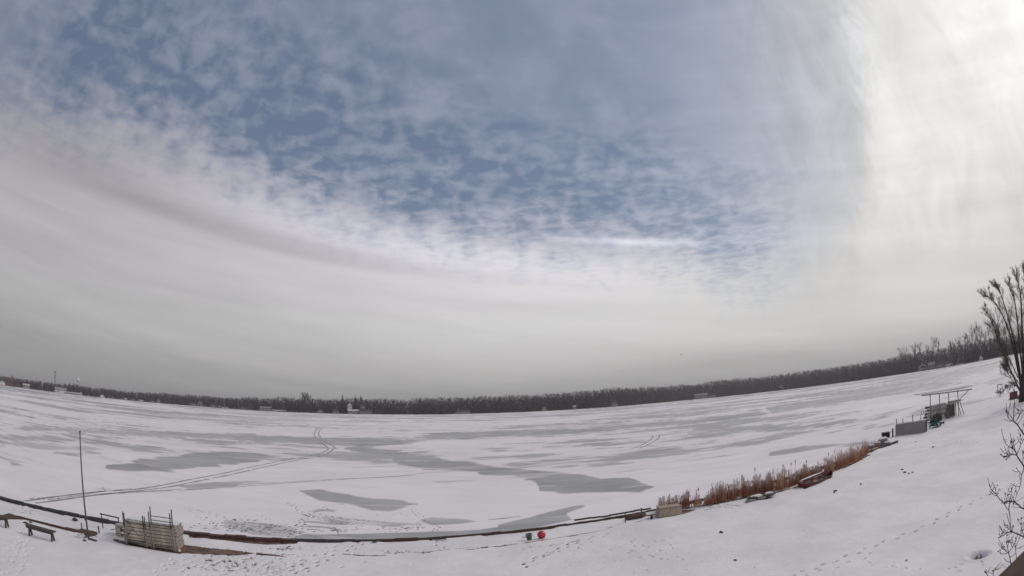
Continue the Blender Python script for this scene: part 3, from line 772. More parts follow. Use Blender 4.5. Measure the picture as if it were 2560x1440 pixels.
# evergreens
def conifer(x, yt, label, wide=1.0, u=40):
    a_, e_ = azel(x, yt); d = shore_d(a_) + u; zb = float(bank(a_, np.float64(u))); h = CZ + d * math.tan(R(e_)) - zb
    t = thing('fir_tree', polar(a_, d, zb), 0, label, 'fir tree', 'dark evergreens in the far wood')
    MB().tube([(0, 0, -.5), (0, 0, h * .9)], [h * .018, h * .006], 6).build('trunk', M['bark'], t)
    mb = MB(); r = random.Random(int(x))
    for i in range(150):
        t_ = r.uniform(.12, 1); rad = h * .17 * wide * (1 - t_) ** .8 + .2; a = r.uniform(0, 6.28)
        c = Vector((0, 0, h * t_)); e = Vector((math.cos(a) * rad, math.sin(a) * rad, h * t_ - rad * .35)); s = Vector((-math.sin(a), math.cos(a), 0)) * rad * .3
        mb.add([c, e - s, e + s * .2 - Vector((0, 0, .5)), e + s], [(0, 1, 2), (0, 2, 3)])
    mb.build('crown', M['fir'], t)
conifer(175, 955, 'dark pointed evergreen left of the water tower in the far wood')
conifer(184, 956, 'second dark pointed evergreen just left of the water tower')
conifer(30, 934, 'small dark evergreen poking above the wood at far left')
conifer(888, 988, 'dark evergreen rising above the wood right of the white gable house')
conifer(902, 987, 'second dark evergreen right of the white gable house')
conifer(856, 984, 'slim dark evergreen above the white gable house')
conifer(2474, 842, 'dark evergreen among the skyline clump on the right', 1.1, 50)

HOUSES = []
def house(x0, x1, yb, yt, label, wall='housew', roof='roof', gable=False, name='shore_house', u=1, nwin=3, door=True, cat='house', hip=.38):
    a0, a1 = azel(x0, yb)[0], azel(x1, yb)[0]; a_ = (a0 + a1) / 2; d = shore_d(a_) + u
    HOUSES.append((a0, a1))
    w = R(a1 - a0) * d; zt = CZ + d * math.tan(R(azel((x0 + x1) / 2, yt)[1]))
    zb = max(0.2, CZ + d * math.tan(R(azel((x0 + x1) / 2, yb)[1])))
    H = max(2.2, zt - zb); dep = max(6, min(w, 11))
    t = thing(name, polar(a_, d, zb), -R(a_), label, cat, 'buildings along the far shore')
    hw = H * (1 - hip); z0 = -zb - .2 if zb < 3 else -2.5
    b_ = MB().box(-w / 2, w / 2, 0, dep, z0, hw)
    if gable: b_.add([(-w / 2, 0, hw + .002), (w / 2, 0, hw + .002), (0, 0, H - .15), (-w / 2, dep, hw + .002), (w / 2, dep, hw + .002), (0, dep, H - .15)], [(0, 1, 2), (5, 4, 3)])
    b_.build('wall', M[wall], t)
    o = .45; rf = MB()
    if gable:
        for s in (-1, 1):
            x_, xi = s * (w / 2 + o), 0
            zz = hw - o * (H - hw) / (w / 2)
            rf.hexa([(x_, -o, zz), (xi, -o, H), (xi, dep + o, H), (x_, dep + o, zz), (x_, -o, zz + .28), (xi, -o, H + .28), (xi, dep + o, H + .28), (x_, dep + o, zz + .28)])
    else:
        for s in (0, 1):
            y_, ym = (-o, dep / 2) if s == 0 else (dep + o, dep / 2)
            zz = hw - o * (H - hw) / (dep / 2)
            rf.hexa([(-w / 2 - o, y_, zz), (w / 2 + o, y_, zz), (w / 2 + o, ym, H), (-w / 2 - o, ym, H), (-w / 2 - o, y_, zz + .28), (w / 2 + o, y_, zz + .28), (w / 2 + o, ym, H + .28), (-w / 2 - o, ym, H + .28)])
    rfo = rf.build('roof', M[roof], t)
    if w > 7: MB().box(w * .2, w * .2 + .7, dep * .5, dep * .5 + .7, H * .8, H + 1.1).build('chimney', M['rock'], rfo)
    floors = 2 if hw > 5 else 1
    for fl in range(floors):
        for k in range(nwin):
            cx = -w / 2 + w * (k + .5) / nwin; fh = hw / floors
            if door and fl == 0 and k == nwin // 2:
                MB().box(cx - .55, cx + .55, -.06, -.004, 0, min(2.2, fh * .85)).build('door', M['dark'], t)
            else:
                z_ = fl * fh
                MB().box(cx - w * .26 / nwin, cx + w * .26 / nwin, -.05, -.004, z_ + fh * .3, z_ + fh * .8).build('window', M['glass'], t)
    return t
house(-8, 13, 958, 948, 'low white building at the far left edge of the far shore', 'housew', 'roof', nwin=4)
house(15, 34, 960, 944, 'red-brown two storey house near the left end of the far shore', 'housebr', 'housebr')
house(36, 50, 961, 953, 'brown low house right of the red-brown two storey house', 'housebr', 'roof')
house(57, 74, 968, 960, 'low cottage with a snowy roof at the left of the far shore', 'houset', 'roofs')
h4 = house(137, 166, 984, 969, 'large white multi-gabled house below the radio mast', 'housew', 'houseg', nwin=4)
house(136, 147, 983, 973, 'small white gabled wing building left of the large multi-gabled house', 'housew', 'roof', True, u=1, nwin=2, door=False)
house(168, 198, 988, 981, 'long low grey boathouse below the water tower', 'houseg', 'roofs', nwin=6)
house(199, 205, 990, 980, 'narrow white boathouse at the end of the long low grey one', 'housew', 'roof', True, nwin=1, door=False)
house(220, 224, 995, 986, 'tiny pale narrow hut on the left far shore', 'housew', 'roof', True, nwin=1, door=False)
house(249, 262, 998, 986, 'white steep A-roofed house on the left far shore', 'housew', 'roof', True, nwin=3, hip=.6)
house(270, 283, 1000, 994, 'small white cottage right of the steep A-roofed house', 'housew', 'roof')
house(300, 308, 1003, 995, 'grey cottage, left of a pair on the far shore', 'houseg', 'roof', True, nwin=2)
house(310, 318, 1004, 994, 'pale cottage, right of a pair on the far shore', 'housew', 'roof', True, nwin=2)
house(329, 336, 1004, 996, 'pale narrow shed on the far shore below the even treeline', 'houset', 'roof', True, nwin=1, door=False, name='shed', cat='shed')
house(346, 358, 1006, 1000, 'low grey shed with white trim on the far shore', 'houseg', 'roofs', nwin=2, name='shed', cat='shed')
house(376, 384, 1009, 1001, 'small two-tone cottage in a dark gap of the far shore', 'housew', 'roof', nwin=2)
house(392, 400, 1009, 997, 'tall narrow grey house right of the two-tone cottage', 'houseg', 'roof', True, nwin=1)
house(476, 494, 1017, 1006, 'grey house with steep roof left of centre on the far shore', 'houseg', 'roof', nwin=3)
house(495, 508, 1018, 1003, 'tall tan gabled house beside the grey steep-roofed one', 'houset', 'roof', True, nwin=2)
house(526, 542, 1019, 1009, 'tan house with twin gables left of the bright white lodge', 'houset', 'roof', nwin=3)
house(545, 553, 1022, 1014, 'small pale gabled hut just left of the bright white lodge', 'houseg', 'roofs', True, nwin=1)
house(555, 570, 1024, 1018, 'bright white low lodge at the water edge', 'housew', 'roofs', nwin=4)
house(583, 592, 1024, 1017, 'square grey cabin right of the bright white lodge', 'houseg', 'roof', nwin=2)
house(598, 613, 1025, 1016, 'dull tan house among trees left of the long pale house', 'houset', 'roof', nwin=3)
house(616, 633, 1027, 1019, 'dull grey bungalow left of the long pale house', 'houseg', 'roof', nwin=3)
house(650, 678, 1028, 1017, 'long pale grey house with a flat looking roof on the far shore', 'houseg', 'houseg', nwin=5, hip=.25)
house(682, 715, 1029, 1025, 'very low grey boathouse row right of the long pale house', 'houseg', 'roofs', nwin=5, door=False)
house(792, 809, 1032, 1025, 'low boathouse with a bright snow-covered gable roof in the middle of the far shore', 'houseg', 'roofs', True, nwin=2, hip=.75)
house(869, 880, 1022, 1007, 'tall bright white gable-fronted house up in the middle of the far wood', 'housew', 'roof', True, nwin=2, u=12)
house(832, 848, 1031, 1025, 'low grey cottage left of the bright white gable-fronted house', 'houseg', 'roof', nwin=3)
house(870, 897, 1033, 1024, 'wide tan bungalow below the bright white gable-fronted house', 'houset', 'roofs', nwin=5)
house(899, 930, 1033, 1024, 'wide grey bungalow right of the tan one in the centre', 'houseg', 'roof', nwin=5)
house(901, 913, 1018, 1010, 'dim grey house half hidden on the slope right of the white gable', 'houseg', 'roof', nwin=2, u=14)
house(1140, 1175, 1033, 1026, 'long low grey boathouse in the centre of the far shore', 'houseg', 'roof', nwin=5)
house(1432, 1440, 1019, 1014, 'tiny bright shed right of centre on the far shore', 'houseg', 'roofs', nwin=1, name='shed', cat='shed')
house(1355, 1366, 1023, 1016, 'small tan cottage right of centre on the far shore', 'houset', 'roof', nwin=2)
house(1527, 1543, 1013, 1003, 'pale grey house among dark trees right of centre', 'houseg', 'roof', nwin=3)
house(1736, 1770, 993, 984, 'long grey building with a pale sloping roof at right of the far shore', 'houseg', 'houseg', nwin=6)
house(1773, 1790, 991, 986, 'small pale boathouse right of the long grey building', 'houseg', 'roof', nwin=2)
house(1949, 1959, 968, 960, 'little grey house alone in the right far wood', 'houseg', 'roof', nwin=2)
house(2297, 2319, 928, 907, 'pale gabled house with a tall dark arched door on the point', 'houseg', 'roof', True, nwin=1, u=-6)
house(2321, 2339, 924, 905, 'plain grey house right of the arched-door house on the point', 'houseg', 'houseg', nwin=2, u=-4)
house(2342, 2362, 921, 903, 'dull tan house on the point, right of the plain grey one', 'houset', 'roof', nwin=3, u=-4)
house(2365, 2382, 917, 904, 'small white-fronted house among dark trunks on the point', 'housew', 'roof', nwin=3, u=-4)
house(2390, 2408, 914, 906, 'low pale cottage at the right end of the point', 'housew', 'roof', nwin=4, u=-4)
house(2449, 2457, 901, 889, 'small white tower-like house under the skyline clump', 'housew', 'roof', True, nwin=1, u=-4)

seed = 0
def housed(a, pad=0.0): return any(h0 - pad < a < h1 + pad for h0, h1 in HOUSES)
a = -80.0
while a < 80:
    D = shore_d(a); te = top_el(a) - .03
    for row, u in enumerate((8, 10, 17, 24, 34, 46, 62, 82)):
        if abs(a) > 64 and row % 2: continue
        aj = a + random.uniform(-.16, .16); u_ = max(6, u + random.uniform(-4, 4))
        if u < 20 and housed(aj, .12): continue
        zb = float(bank(aj, np.float64(u_)))
        ztop = CZ + (D + u_) * math.tan(R(te))
        frac = (.26, .42, .66, .80, .90, 1.0, 1.06, 1.08)[row]
        lump = .94 + .05 * math.sin(aj * 3.1 + row) * math.sin(aj * 1.3) + random.uniform(-.05, .05)
        h = max(3, (ztop - zb) * frac * lump)
        p = polar(aj, D + u_); seed += 1
        k_ = D / 900
        wood_tree(p.x, p.y, zb, h, seed, .5 if row == 0 else .26, 60, (1.5 if row < 5 else .95 if row < 7 else .7) * k_ * (18 / max(h, 9)), 0.0 if row < 5 else .12)
    a += math.degrees(4.6 * max(1, D / 1000) / D)
mb = MB(); mb.v = tv; mb.f = tf
tag(mb.build('far_woodland', M['wood_far']), 'long dark band of bare winter woodland along the far shore of the lake', 'woodland', kind='stuff')

# water tower
a_, e_ = azel(195.5, 945); d = 1500; ht = CZ + d * math.tan(R(e_))
wt = thing('water_tower', polar(a_, d), 0, 'white bulb-topped water tower rising behind the left far wood', 'water tower')
lathe([(0.01, ht), (2.2, ht - .4), (4.2, ht - 2.2), (4.9, ht - 4.8), (4.4, ht - 7.4), (2.6, ht - 9.4), (1.3, ht - 10.8)], 20).build('tank', M['whitepaint'], wt, True)
lathe([(1.3, ht - 10.8), (1.1, ht - 16), (1.1, 4), (3, 0)], 14).build('column', M['whitepaint'], wt, True)
# lattice mast
a_, e_ = azel(138, 928); d = 1450; ht = CZ + d * math.tan(R(e_))
mt = thing('radio_mast', polar(a_, d), 0, 'thin lattice radio mast behind the left far wood', 'mast')
mb = MB()
for k in range(3):
    an = k * 2.094; mb.tube([(math.cos(an) * 2.4, math.sin(an) * 2.4, 0), (math.cos(an) * 1.0, math.sin(an) * 1.0, ht)], .2, 4)
for i in range(24):
    z = ht * i / 24; rr_ = 2.4 - 1.4 * i / 24; r2 = 2.4 - 1.4 * (i + 1) / 24
    for k in range(3):
        a0, a1 = k * 2.094, (k + 1) * 2.094
        mb.tube([(math.cos(a0) * rr_, math.sin(a0) * rr_, z), (math.cos(a1) * r2, math.sin(a1) * r2, ht * (i + 1) / 24)], .11, 3)
mb.build('lattice', M['steel'], mt)
MB().box(-1.9, 1.9, -1.9, 1.9, ht - 4, ht - 1).build('antenna', M['steel'], mt)
MB().box(-1.6, 1.6, -1.6, 1.6, ht - 12, ht - 9.6).build('antenna', M['steel'], mt)

# gull
bp = ray(1703, 887) * 120 + Vector((0, 0, CZ))
mb = MB().tube([(-.22, 0, 0), (-.1, 0, .02), (.08, 0, .02), (.2, 0, 0)], [.015, .06, .055, .01], 8)
for s in (-1, 1):
    mb.add([(.08, s * .04, .04), (.02, s * .26, .13), (-.02, s * .56, .07), (-.07, s * .28, .12), (-.08, s * .04, .04), (.02, s * .15, .015)], [(0, 1, 5), (1, 3, 5), (5, 3, 4), (1, 2, 3), (0, 5, 4)])
g_ = mb.build('bird', M['houseg']); g_.location = bp; g_.rotation_euler = (0, 0, .1)
tag(g_, 'tiny grey bird flying low in the sky right of centre', 'bird')

# ------------------------------------------------------------------ the seawall
sw = thing('seawall', wp(0), WANG, 'low timber and steel seawall running straight between the yard and the frozen lake', 'seawall')
def sx(px, py): return wall_s(at(px, py))
sA, sB, sC, sD, sE, sF, sG = -75, sx(300, 1308), sx(475, 1332), sx(745, 1350), sx(940, 1352), sx(1640, 1270), sx(2200, 1106)
mb = MB(); x_ = sA; k = 0
while x_ < sG:       # corrugated piling
    y_ = .06 if k % 2 else .14
    mb.box(x_, x_ + .4, 0, y_, -1, .42); x_ += .4; k += 1
mb.build('sheet_piling', M['steel'], sw)
def cap(s0, s1, w, m, z=.5, h=.07, jag=.02):
    mb = MB(); x_ = s0
    while x_ < s1:
        L_ = min(random.uniform(.35, .8) if jag else 3, s1 - x_)
        mb.box(x_, x_ + L_, -w * random.uniform(.42, .58) - .04, w * random.uniform(.42, .58), z - .14, z + h + random.uniform(-jag, jag)); x_ += L_
    return mb.build('cap_board', m, sw)
cap(sA, sB, .24, M['dark'], h=.09, jag=.03)
cap(sB, sC, .20, M['wood'])
cap(sC, sD, .28, M['redwood'], h=.06, jag=.03)
cap(sD, sE, .12, M['dark'], h=.05)
cap(sE, sx(1400, 1304), .13, M['rail'], h=.04)
cap(sx(1400, 1304), sF, .09, M['rail'], h=.03)
cap(sF, sG, .16, M['wood'], h=.08)
# raised timber rail near the beige box
r0_, r1_ = at(1436, 1301, .55), at(1626, 1271, .62)
mb = MB(); n = 9
for i in range(n):
    p, q = r0_.lerp(r1_, i / n), r0_.lerp(r1_, (i + 1) / n)
    j = Vector((0, random.uniform(-.05, .05), random.uniform(-.02, .02)))
    mb.beam(p + j, q + j, .12, .08)
tr_ = mb.build('timber_rail', M['wood']); tag(tr_, 'weathered timber rail lying along the seawall left of the beige box', 'timber rail')

# ------------------------------------------------------------------ left group: benches, flagpole, edging
def bench(pL, pR, label, L_=None):
    """Plank bench whose two leg feet stand at pL and pR."""
    d = pR - pL; ang = math.atan2(d.y, d.x); sp = d.length
    t = thing('bench', (pL + pR) / 2, ang, label, 'bench', 'plank benches in the yard')
    l = sp / 2 + .18; h = .43
    MB().box(-l, l, -.15, .15, h, h + .055).build('seat', M['wood'], t, bevel=.008)
    MB().box(-l + .03, l - .03, -.13, -.09, h - .10, h - .002).build('apron', M['wood'], t)
    for s in (-1, 1):
        mb = MB()
        mb.hexa([(s * (sp / 2) - .03, -.19, -.08), (s * (sp / 2) + .03, -.19, -.08), (s * (sp / 2) + .03, -.09, -.08), (s * (sp / 2) - .03, -.09, -.08),
                 (s * (sp / 2) - .03, -.07, h - .002), (s * (sp / 2) + .03, -.07, h - .002), (s * (sp / 2) + .03, .02, h - .002), (s * (sp / 2) - .03, .02, h - .002)])
        mb.hexa([(s * (sp / 2) - .028, .09, -.08), (s * (sp / 2) + .028, .09, -.08), (s * (sp / 2) + .028, .19, -.08), (s * (sp / 2) - .028, .19, -.08),
                 (s * (sp / 2) - .028, -.02, h - .004), (s * (sp / 2) + .028, -.02, h - .004), (s * (sp / 2) + .028, .07, h - .004), (s * (sp / 2) - .028, .07, h - .004)])
        mb.build('leg', M['wood'], t)
    return t
b1 = bench(at(77, 1338), at(133, 1354), 'dark plank bench standing alone in the snow at lower left')
_d = (at(133, 1354) - at(77, 1338)); b2r = at(18, 1319)
bench(b2r - _d, b2r, 'dark plank bench cut off by the left edge of the picture')
fb = at(222, 1350); ftop = zat(198, 1082, math.hypot(fb.x, fb.y))
fp = thing('flagpole', fb, 0, 'tall thin bare grey flagpole beside the timber platform', 'flagpole')
MB().tube([(0, 0, -.2), (0, 0, 1.6), (0, 0, ftop - .5)], [.045, .04, .028], 10).build('pole', M['polegrey'], fp, True)
MB().tube([(0, 0, ftop - .5), (0, 0, ftop - .42)], .04, 10).build('finial', M['dark'], fp, True)
MB().box(-.03, .03, -.09, -.03, .9, 1.02).build('cleat', M['dark'], fp)
def extrude(pts, z0, z1):
    n = len(pts); mb = MB()
    return mb.add([(p.x, p.y, z0) for p in pts] + [(p.x, p.y, z1) for p in pts],
                  [tuple(range(n)[::-1]), tuple(range(n, 2 * n))] + [(i, (i + 1) % n, n + (i + 1) % n, n + i) for i in range(n)])
def ccw(P):
    a = sum(P[i].x * P[(i + 1) % len(P)].y - P[(i + 1) % len(P)].x * P[i].y for i in range(len(P)))
    return P if a > 0 else P[::-1]
pl = extrude(ccw([at(*p, .56) for p in [(192,1327),(203,1321),(243,1330),(243,1335),(226,1340),(210,1344),(215,1337)]]), .3, .57).build('timber_platform', M['redwood'])
tag(pl, 'small dark red wedge-shaped timber platform around the flagpole foot', 'platform')
pl = extrude(ccw([at(*p, .55) for p in [(-30,1300),(2,1289),(22,1283),(44,1290),(60,1297),(26,1296)]]), .3, .56).build('boardwalk', M['redwood'])
tag(pl, 'dark red boardwalk wedge entering at the left edge behind the cut-off bench', 'boardwalk')
mb = MB(); pts = [at(*p, .54) for p in [(44,1292),(90,1304),(140,1316),(190,1329)]]
for p, q in zip(pts[:-1], pts[1:]): mb.beam(p, q, .09, .12)
tag(mb.build('timber_edging', M['redwood']), 'thin dark timber edging line between the boardwalk and the flagpole platform', 'edging')
def stake(px, yb, yt, label, r=.03, m='steel', name='stake', cat='stake', z=YZ, tilt=0):
    p = at(px, yb, z); ht = zat(px, yt, math.hypot(p.x, p.y)) - z
    o = MB().tube([(0, 0, -.15), (tilt, 0, ht)], r, 8).build(name, M[m]); o.location = p
    return tag(o, label, cat)
stake(205, 1323, 1307, 'short upright stake left of the flagpole')
stake(248, 1334, 1315, 'short upright stake right of the flagpole platform', .035)
# coil of rope at the pole foot
rp = at(203, 1344); mb = MB()
for j in range(3):
    mb.tube([(math.cos(t * .5) * (.20 - .02 * j), math.sin(t * .5) * (.14 - .02 * j), .06 + .05 * j + .02 * math.sin(t)) for t in range(13)], .028, 6)
o = mb.build('rope_coil', M['whitepaint'], None, True); o.location = rp; tag(o, 'pale coil of rope dropped at the foot of the flagpole', 'rope')
for k, (x, y, s) in enumerate([(212, 1353, .10), (229, 1350, .13), (238, 1353, .12)]):
    p = at(x, y); o = blob(s * 1.3, s, s * .6, 40 + k, .3).build('stone', M['dark'], None, True); o.location = p
    tag(o, ['small dark stone left of the flagpole foot', 'dark stone touching the flagpole foot on the right', 'outer dark stone right of the flagpole foot'][k], 'stone')
for k, (x, y, s) in enumerate([(65, 1308, .13), (76, 1307, .10), (187, 1298, .14)]):
    p = at(x, y); o = blob(s * 1.6, s, s * .5, 60 + k, .3).build('stone', M['dark'], None, True); o.location = p
    tag(o, ['flat dark stone below the timber edging', 'smaller dark stone touching a flat one below the edging', 'lone dark stone between seawall and edging'][k], 'stone')

# low handrail by the stack
hr = thing('handrail', at(257, 1316), WANG, 'low dark two-bar handrail frame left of the stacked dock sections', 'handrail')
p0, p1 = at(257, 1316), at(299, 1326); L_ = (p1 - p0).length
hr.rotation_euler = (0, 0, math.atan2(p1.y - p0.y, p1.x - p0.x))
for x_ in (0, L_): MB().tube([(x_, 0, -.1), (x_, 0, .62)], .028, 8).build('post', M['dark'], hr)
MB().tube([(-.1, 0, .63), (L_ + .05, 0, .63)], .035, 8).build('rail', M['dark'], hr)
MB().tube([(0, 0, .34), (L_, 0, .34)], .024, 8).build('rail', M['dark'], hr)

# ------------------------------------------------------------------ stacked dock sections with leg frames
O = at(318, 1359); E1 = at(446, 1378); sdir = (E1 - O); SL = sdir.length; SA = math.atan2(sdir.y, sdir.x)
zt_r = zat(446, 1317, math.hypot(E1.x, E1.y)) - YZ
SH = zt_r; NS = 7; th = SH / NS
def dock_section(L_, Wd, t_):
    r = thing('dock_section', (0, 0, 0), 0, 'cream dock section', 'dock section', 'dock sections piled flat in the big cream stack')
    MB().box(.02, L_ - .02, .03, Wd - .03, t_ * .70, t_ * .92).build('deck', M['deck'], r)
    for y_ in (0, Wd - .045): MB().box(0, L_, y_, y_ + .045, t_ * .08, t_ * .90).build('side_rail', M['cream'], r, bevel=.006)
    for x_ in (.004, L_ - .044):
        mb = MB(); mb.box(x_, x_ + .04, .048, Wd - .048, t_ * .10, t_ * .26); mb.box(x_, x_ + .04, .048, Wd - .048, t_ * .56, t_ * .695)
        for k in range(5):
            y_ = .05 + (Wd - .16) * k / 4; mb.box(x_ + .002, x_ + .038, y_, y_ + .05, t_ * .262, t_ * .558)
        mb.build('end_rail', M['cream'], r)
    mb = MB()
    for k in range(6): mb.box(.3 + (L_ - .6) * k / 5 - .03, .3 + (L_ - .6) * k / 5 + .03, .05, Wd - .05, t_ * .2, t_ * .69)
    mb.build('joists', M['wood'], r)
    return r
def dup(root, parent=None):
    c = root.copy(); C.objects.link(c); c.parent = parent
    for ch in list(root.children): dup(ch, c)
    return c
SW_ = max(.9, (at(470, 1366) - E1).length)
lab = ['bottom cream dock section of the big stack, frozen to the snow', 'second cream dock section from the bottom of the big stack', 'third cream dock section from the bottom of the big stack', 'middle cream dock section, fourth up in the big stack', 'third cream dock section from the top of the big stack', 'second cream dock section from the top of the big stack', 'topmost cream dock section of the big stack, dusted with snow']
ds = dock_section(SL, SW_, th)
for k in range(NS):
    o = ds if k == 0 else dup(ds)
    off = random.uniform(-.05, .05); ofy = random.uniform(-.015, .015)
    o.location = O + sdir.normalized() * off + Vector((-math.sin(SA), math.cos(SA), 0)) * (.06 + ofy) + Vector((0, 0, th * k))
    o.rotation_euler = (0, 0, SA + random.uniform(-.006, .006)); o['label'] = lab[k]
mb = MB(); 
for i in range(12):
    x_ = SL * i / 12; mb.box(x_, x_ + SL / 12 - .03, .10 + random.uniform(0, .05), SW_ - .1, 0, random.uniform(.015, .03))
o = mb.build('snow', M['snowcap']); o.location = O + Vector((-math.sin(SA), math.cos(SA), 0)) * .06 + Vector((0, 0, th * NS)); o.rotation_euler = (0, 0, SA)
tag(o, kind='structure')
def leg_frame(xa, xb, top_a, top_b, ydepth, rungs, label, r=.028, brace=False, m='dark'):
    """A pair of dock legs joined by rungs, leaning against the front of the stack. xa, xb metres along the stack."""
    t = thing('dock_leg_frame', O + sdir.normalized() * xa, SA, label, 'leg frame', 'dock leg frames leaning on the stack')
    w = xb - xa; yb, yt = ydepth - .05, ydepth + .02
    for x_, h in ((0, top_a), (w, top_b)):
        lg = MB().tube([(x_, yb, -.1), (x_, (yb + yt) / 2, h * .58)], r * 1.15, 8).build('leg', M['cedar'], t)
        MB().tube([(x_, (yb + yt) / 2, h * .581), (x_, yt, h)], r, 8).build('leg_pipe', M[m], lg)
        MB().box(x_ - .07, x_ + .07, yb - .07, yb + .05, -.02, .03).build('foot_pad', M['redwood'], t)
    for z in rungs: MB().tube([(0, yb + (yt - yb) * z / top_a, z), (w, yb + (yt - yb) * z / top_a, z)], .02, 6).build('rung', M[m], t)
    if brace:
        MB().tube([(.05, ydepth - .09, .35), (w * .42, ydepth - .10, .82), (.2, ydepth - .09, 1.12)], .018, 6).build('brace', M[m], t)
        MB().tube([(w * .42, ydepth - .105, .82), (w * .66, ydepth - .10, .5)], .016, 6).build('brace', M[m], t)
    return t
def alongpx(px, py): p = at(px, py); return (p - O).dot(sdir.normalized())
def tz(px, py, s): p = O + sdir.normalized() * s; return zat(px, py, math.hypot(p.x, p.y)) - YZ
s1, s2 = alongpx(389, 1369), alongpx(441, 1377)
leg_frame(s1, s2, tz(385, 1266, s1), tz(438, 1273, s2), -.10, (tz(388, 1289, s1), tz(388, 1299, s1), tz(388, 1310, s1)), 'tall dark pipe leg frame with two open rungs above the right part of the stack')
leg_frame(s1 - .13, s2 - .13, tz(380, 1280, s1), tz(432, 1284, s2), -.02, (.12,), 'shorter leg frame just behind the tall one on the stack')
s3, s4 = alongpx(321, 1359), alongpx(373, 1366)
leg_frame(s3, s4, tz(320, 1282, s3), tz(370, 1291, s4), -.10, (tz(322, 1303, s3), .25), 'leg frame with crossed bracing on the left part of the stack', brace=True)
leg_frame(s3 - .10, s4 - .12, tz(314, 1280, s3), tz(364, 1290, s4), -.02, (.12,), 'plain leg frame behind the braced one on the left of the stack')
# cream dock step left of the stack
st_ = thing('dock_step', at(303, 1343), SA, 'small cream slotted dock step standing left of the big stack', 'dock step')
mb = MB().box(-.28, .28, 0, .5, 0, .06); mb.box(-.28, .28, 0, .5, .23, .29); mb.box(-.28, .28, 0, .5, .46, .52)
mb.box(-.28, -.23, 0, .5, .061, .229); mb.box(.23, .28, 0, .5, .061, .229); mb.box(-.28, -.23, 0, .5, .291, .459); mb.box(.23, .28, 0, .5, .291, .459); mb.box(-.225, .0, .01, .04, .062, .458)
mb.build('body', M['cream'], st_)
MB().box(-.32, .32, -.03, .53, .522, .56).build('tread', M['deck'], st_)
a0, a1 = at(279, 1324, .62), at(318, 1318, .98)
o = MB().beam(a0, a1, .22, .04).build('gangway_board', M['deck']); tag(o, 'narrow grey gangway board sloping up onto the left end of the stack', 'gangway board')
a0, a1 = at(290, 1351, .53), at(345, 1362, .53)
o = MB().tube([a0, a1], .04, 8).build('pipe', M['dark']); tag(o, 'black pipe lying on the snow in front of the stack', 'pipe')
a0, a1 = at(292, 1353, .54) , at(316, 1360, .54)
o = MB().tube([a0, a1], .03, 8).build('pipe', M['steel']); tag(o, 'shorter pipe lying beside the black pipe at the stack corner', 'pipe')

# ------------------------------------------------------------------ ball and bucket
bc = at(1354, 1346); br = 11.0 / 1350.6 * math.hypot(bc.x, bc.y) * .98
o = lathe([(br * math.sin(math.pi * i / 16) + .0005, -br * math.cos(math.pi * i / 16)) for i in range(17)], 28)
bl = thing('ball', bc + Vector((0, 0, br * .93)), 0, 'bright red ball resting on the snow beside the green bucket', 'ball')
o.build('shell', M['red'], bl, True); lathe([(.025, -.005), (.02, .008), (.001, .01)], 10).build('valve', M['dark'], bl, True).location = (0, -.3 * br, br * .95)
bk = thing('bucket', at(1324, 1350), 0, 'green bucket standing tilted on the snow beside the red ball', 'bucket')
bk.rotation_euler = (.08, -.16, .3)
lathe([(.001, .005), (.11, .0), (.15, .30), (.165, .30), (.165, .32), (.14, .32), (.105, .03), (.001, .03)], 20).build('body', M['green'], bk, True)
MB().tube([(math.cos(t * math.pi / 10) * .16, .02, .30 - math.sin(t * math.pi / 10) * .22 + .0) if False else (.16 + .10 * math.sin(t * math.pi / 10), math.cos(t * math.pi / 10) * .15, .30 - .22 * math.sin(t * math.pi / 10)) for t in range(11)], .011, 6).build('handle', M['whitepaint'], bk, True)
o = MB().tube([at(1305, 1343, .53), at(1318, 1343, .56)], .022, 6).build('stick', M['dark']); tag(o, 'short dark stick lying left of the green bucket', 'stick')

# ------------------------------------------------------------------ beige box, posts, driftwood, boat
p0, p1 = at(1664, 1291), at(1706, 1285); L_ = (p1 - p0).length * 1.08
bx = thing('deck_box', p0 + Vector((-.05, 0, 0)), math.atan2(p1.y - p0.y, p1.x - p0.x), 'beige upturned storage box half in front of the first reeds', 'box')
h_ = zat(1664, 1269, math.hypot(p0.x, p0.y)) - YZ
mb = MB().hexa([(-.35, .0, -.05), (L_, 0, -.05), (L_, .8, -.05), (-.35, .8, -.05), (-.22, .06, h_ - .05), (L_ - .05, .06, h_ - .05), (L_ - .05, .74, h_ - .05), (-.22, .74, h_ - .05)])
mb.build('body', M['beige'], bx, bevel=.06)
MB().box(-.26, L_ - .02, .03, .77, h_ - .048, h_).build('lid', M['beige'], bx, bevel=.02)
stake(1563, 1301, 1285, 'thin dark post left of the timber rail end', .03, 'dark', 'post', 'post')
stake(1604, 1291, 1270, 'grey post standing up against the timber rail', .04, 'steel', 'post', 'post')
stake(1629, 1293, 1287, 'very short black stub post left of the beige box', .07, 'dark', 'post', 'post')
stake(2232, 1089, 1071, 'thick short dark post at the left end of the grey panel', .09, 'dark', 'post', 'post')
stake(2316, 1073, 1034, 'tall dark post at the right end of the grey panel', .06, 'dark', 'post', 'post')
o = blob(.6, .25, .16, 5, .35).build('brush_heap', M['redwood'], None, True); o.location = at(1590, 1291); o.rotation_euler = (0, 0, .45)
tag(o, 'low reddish heap of dead weeds beside the grey post', 'heap')
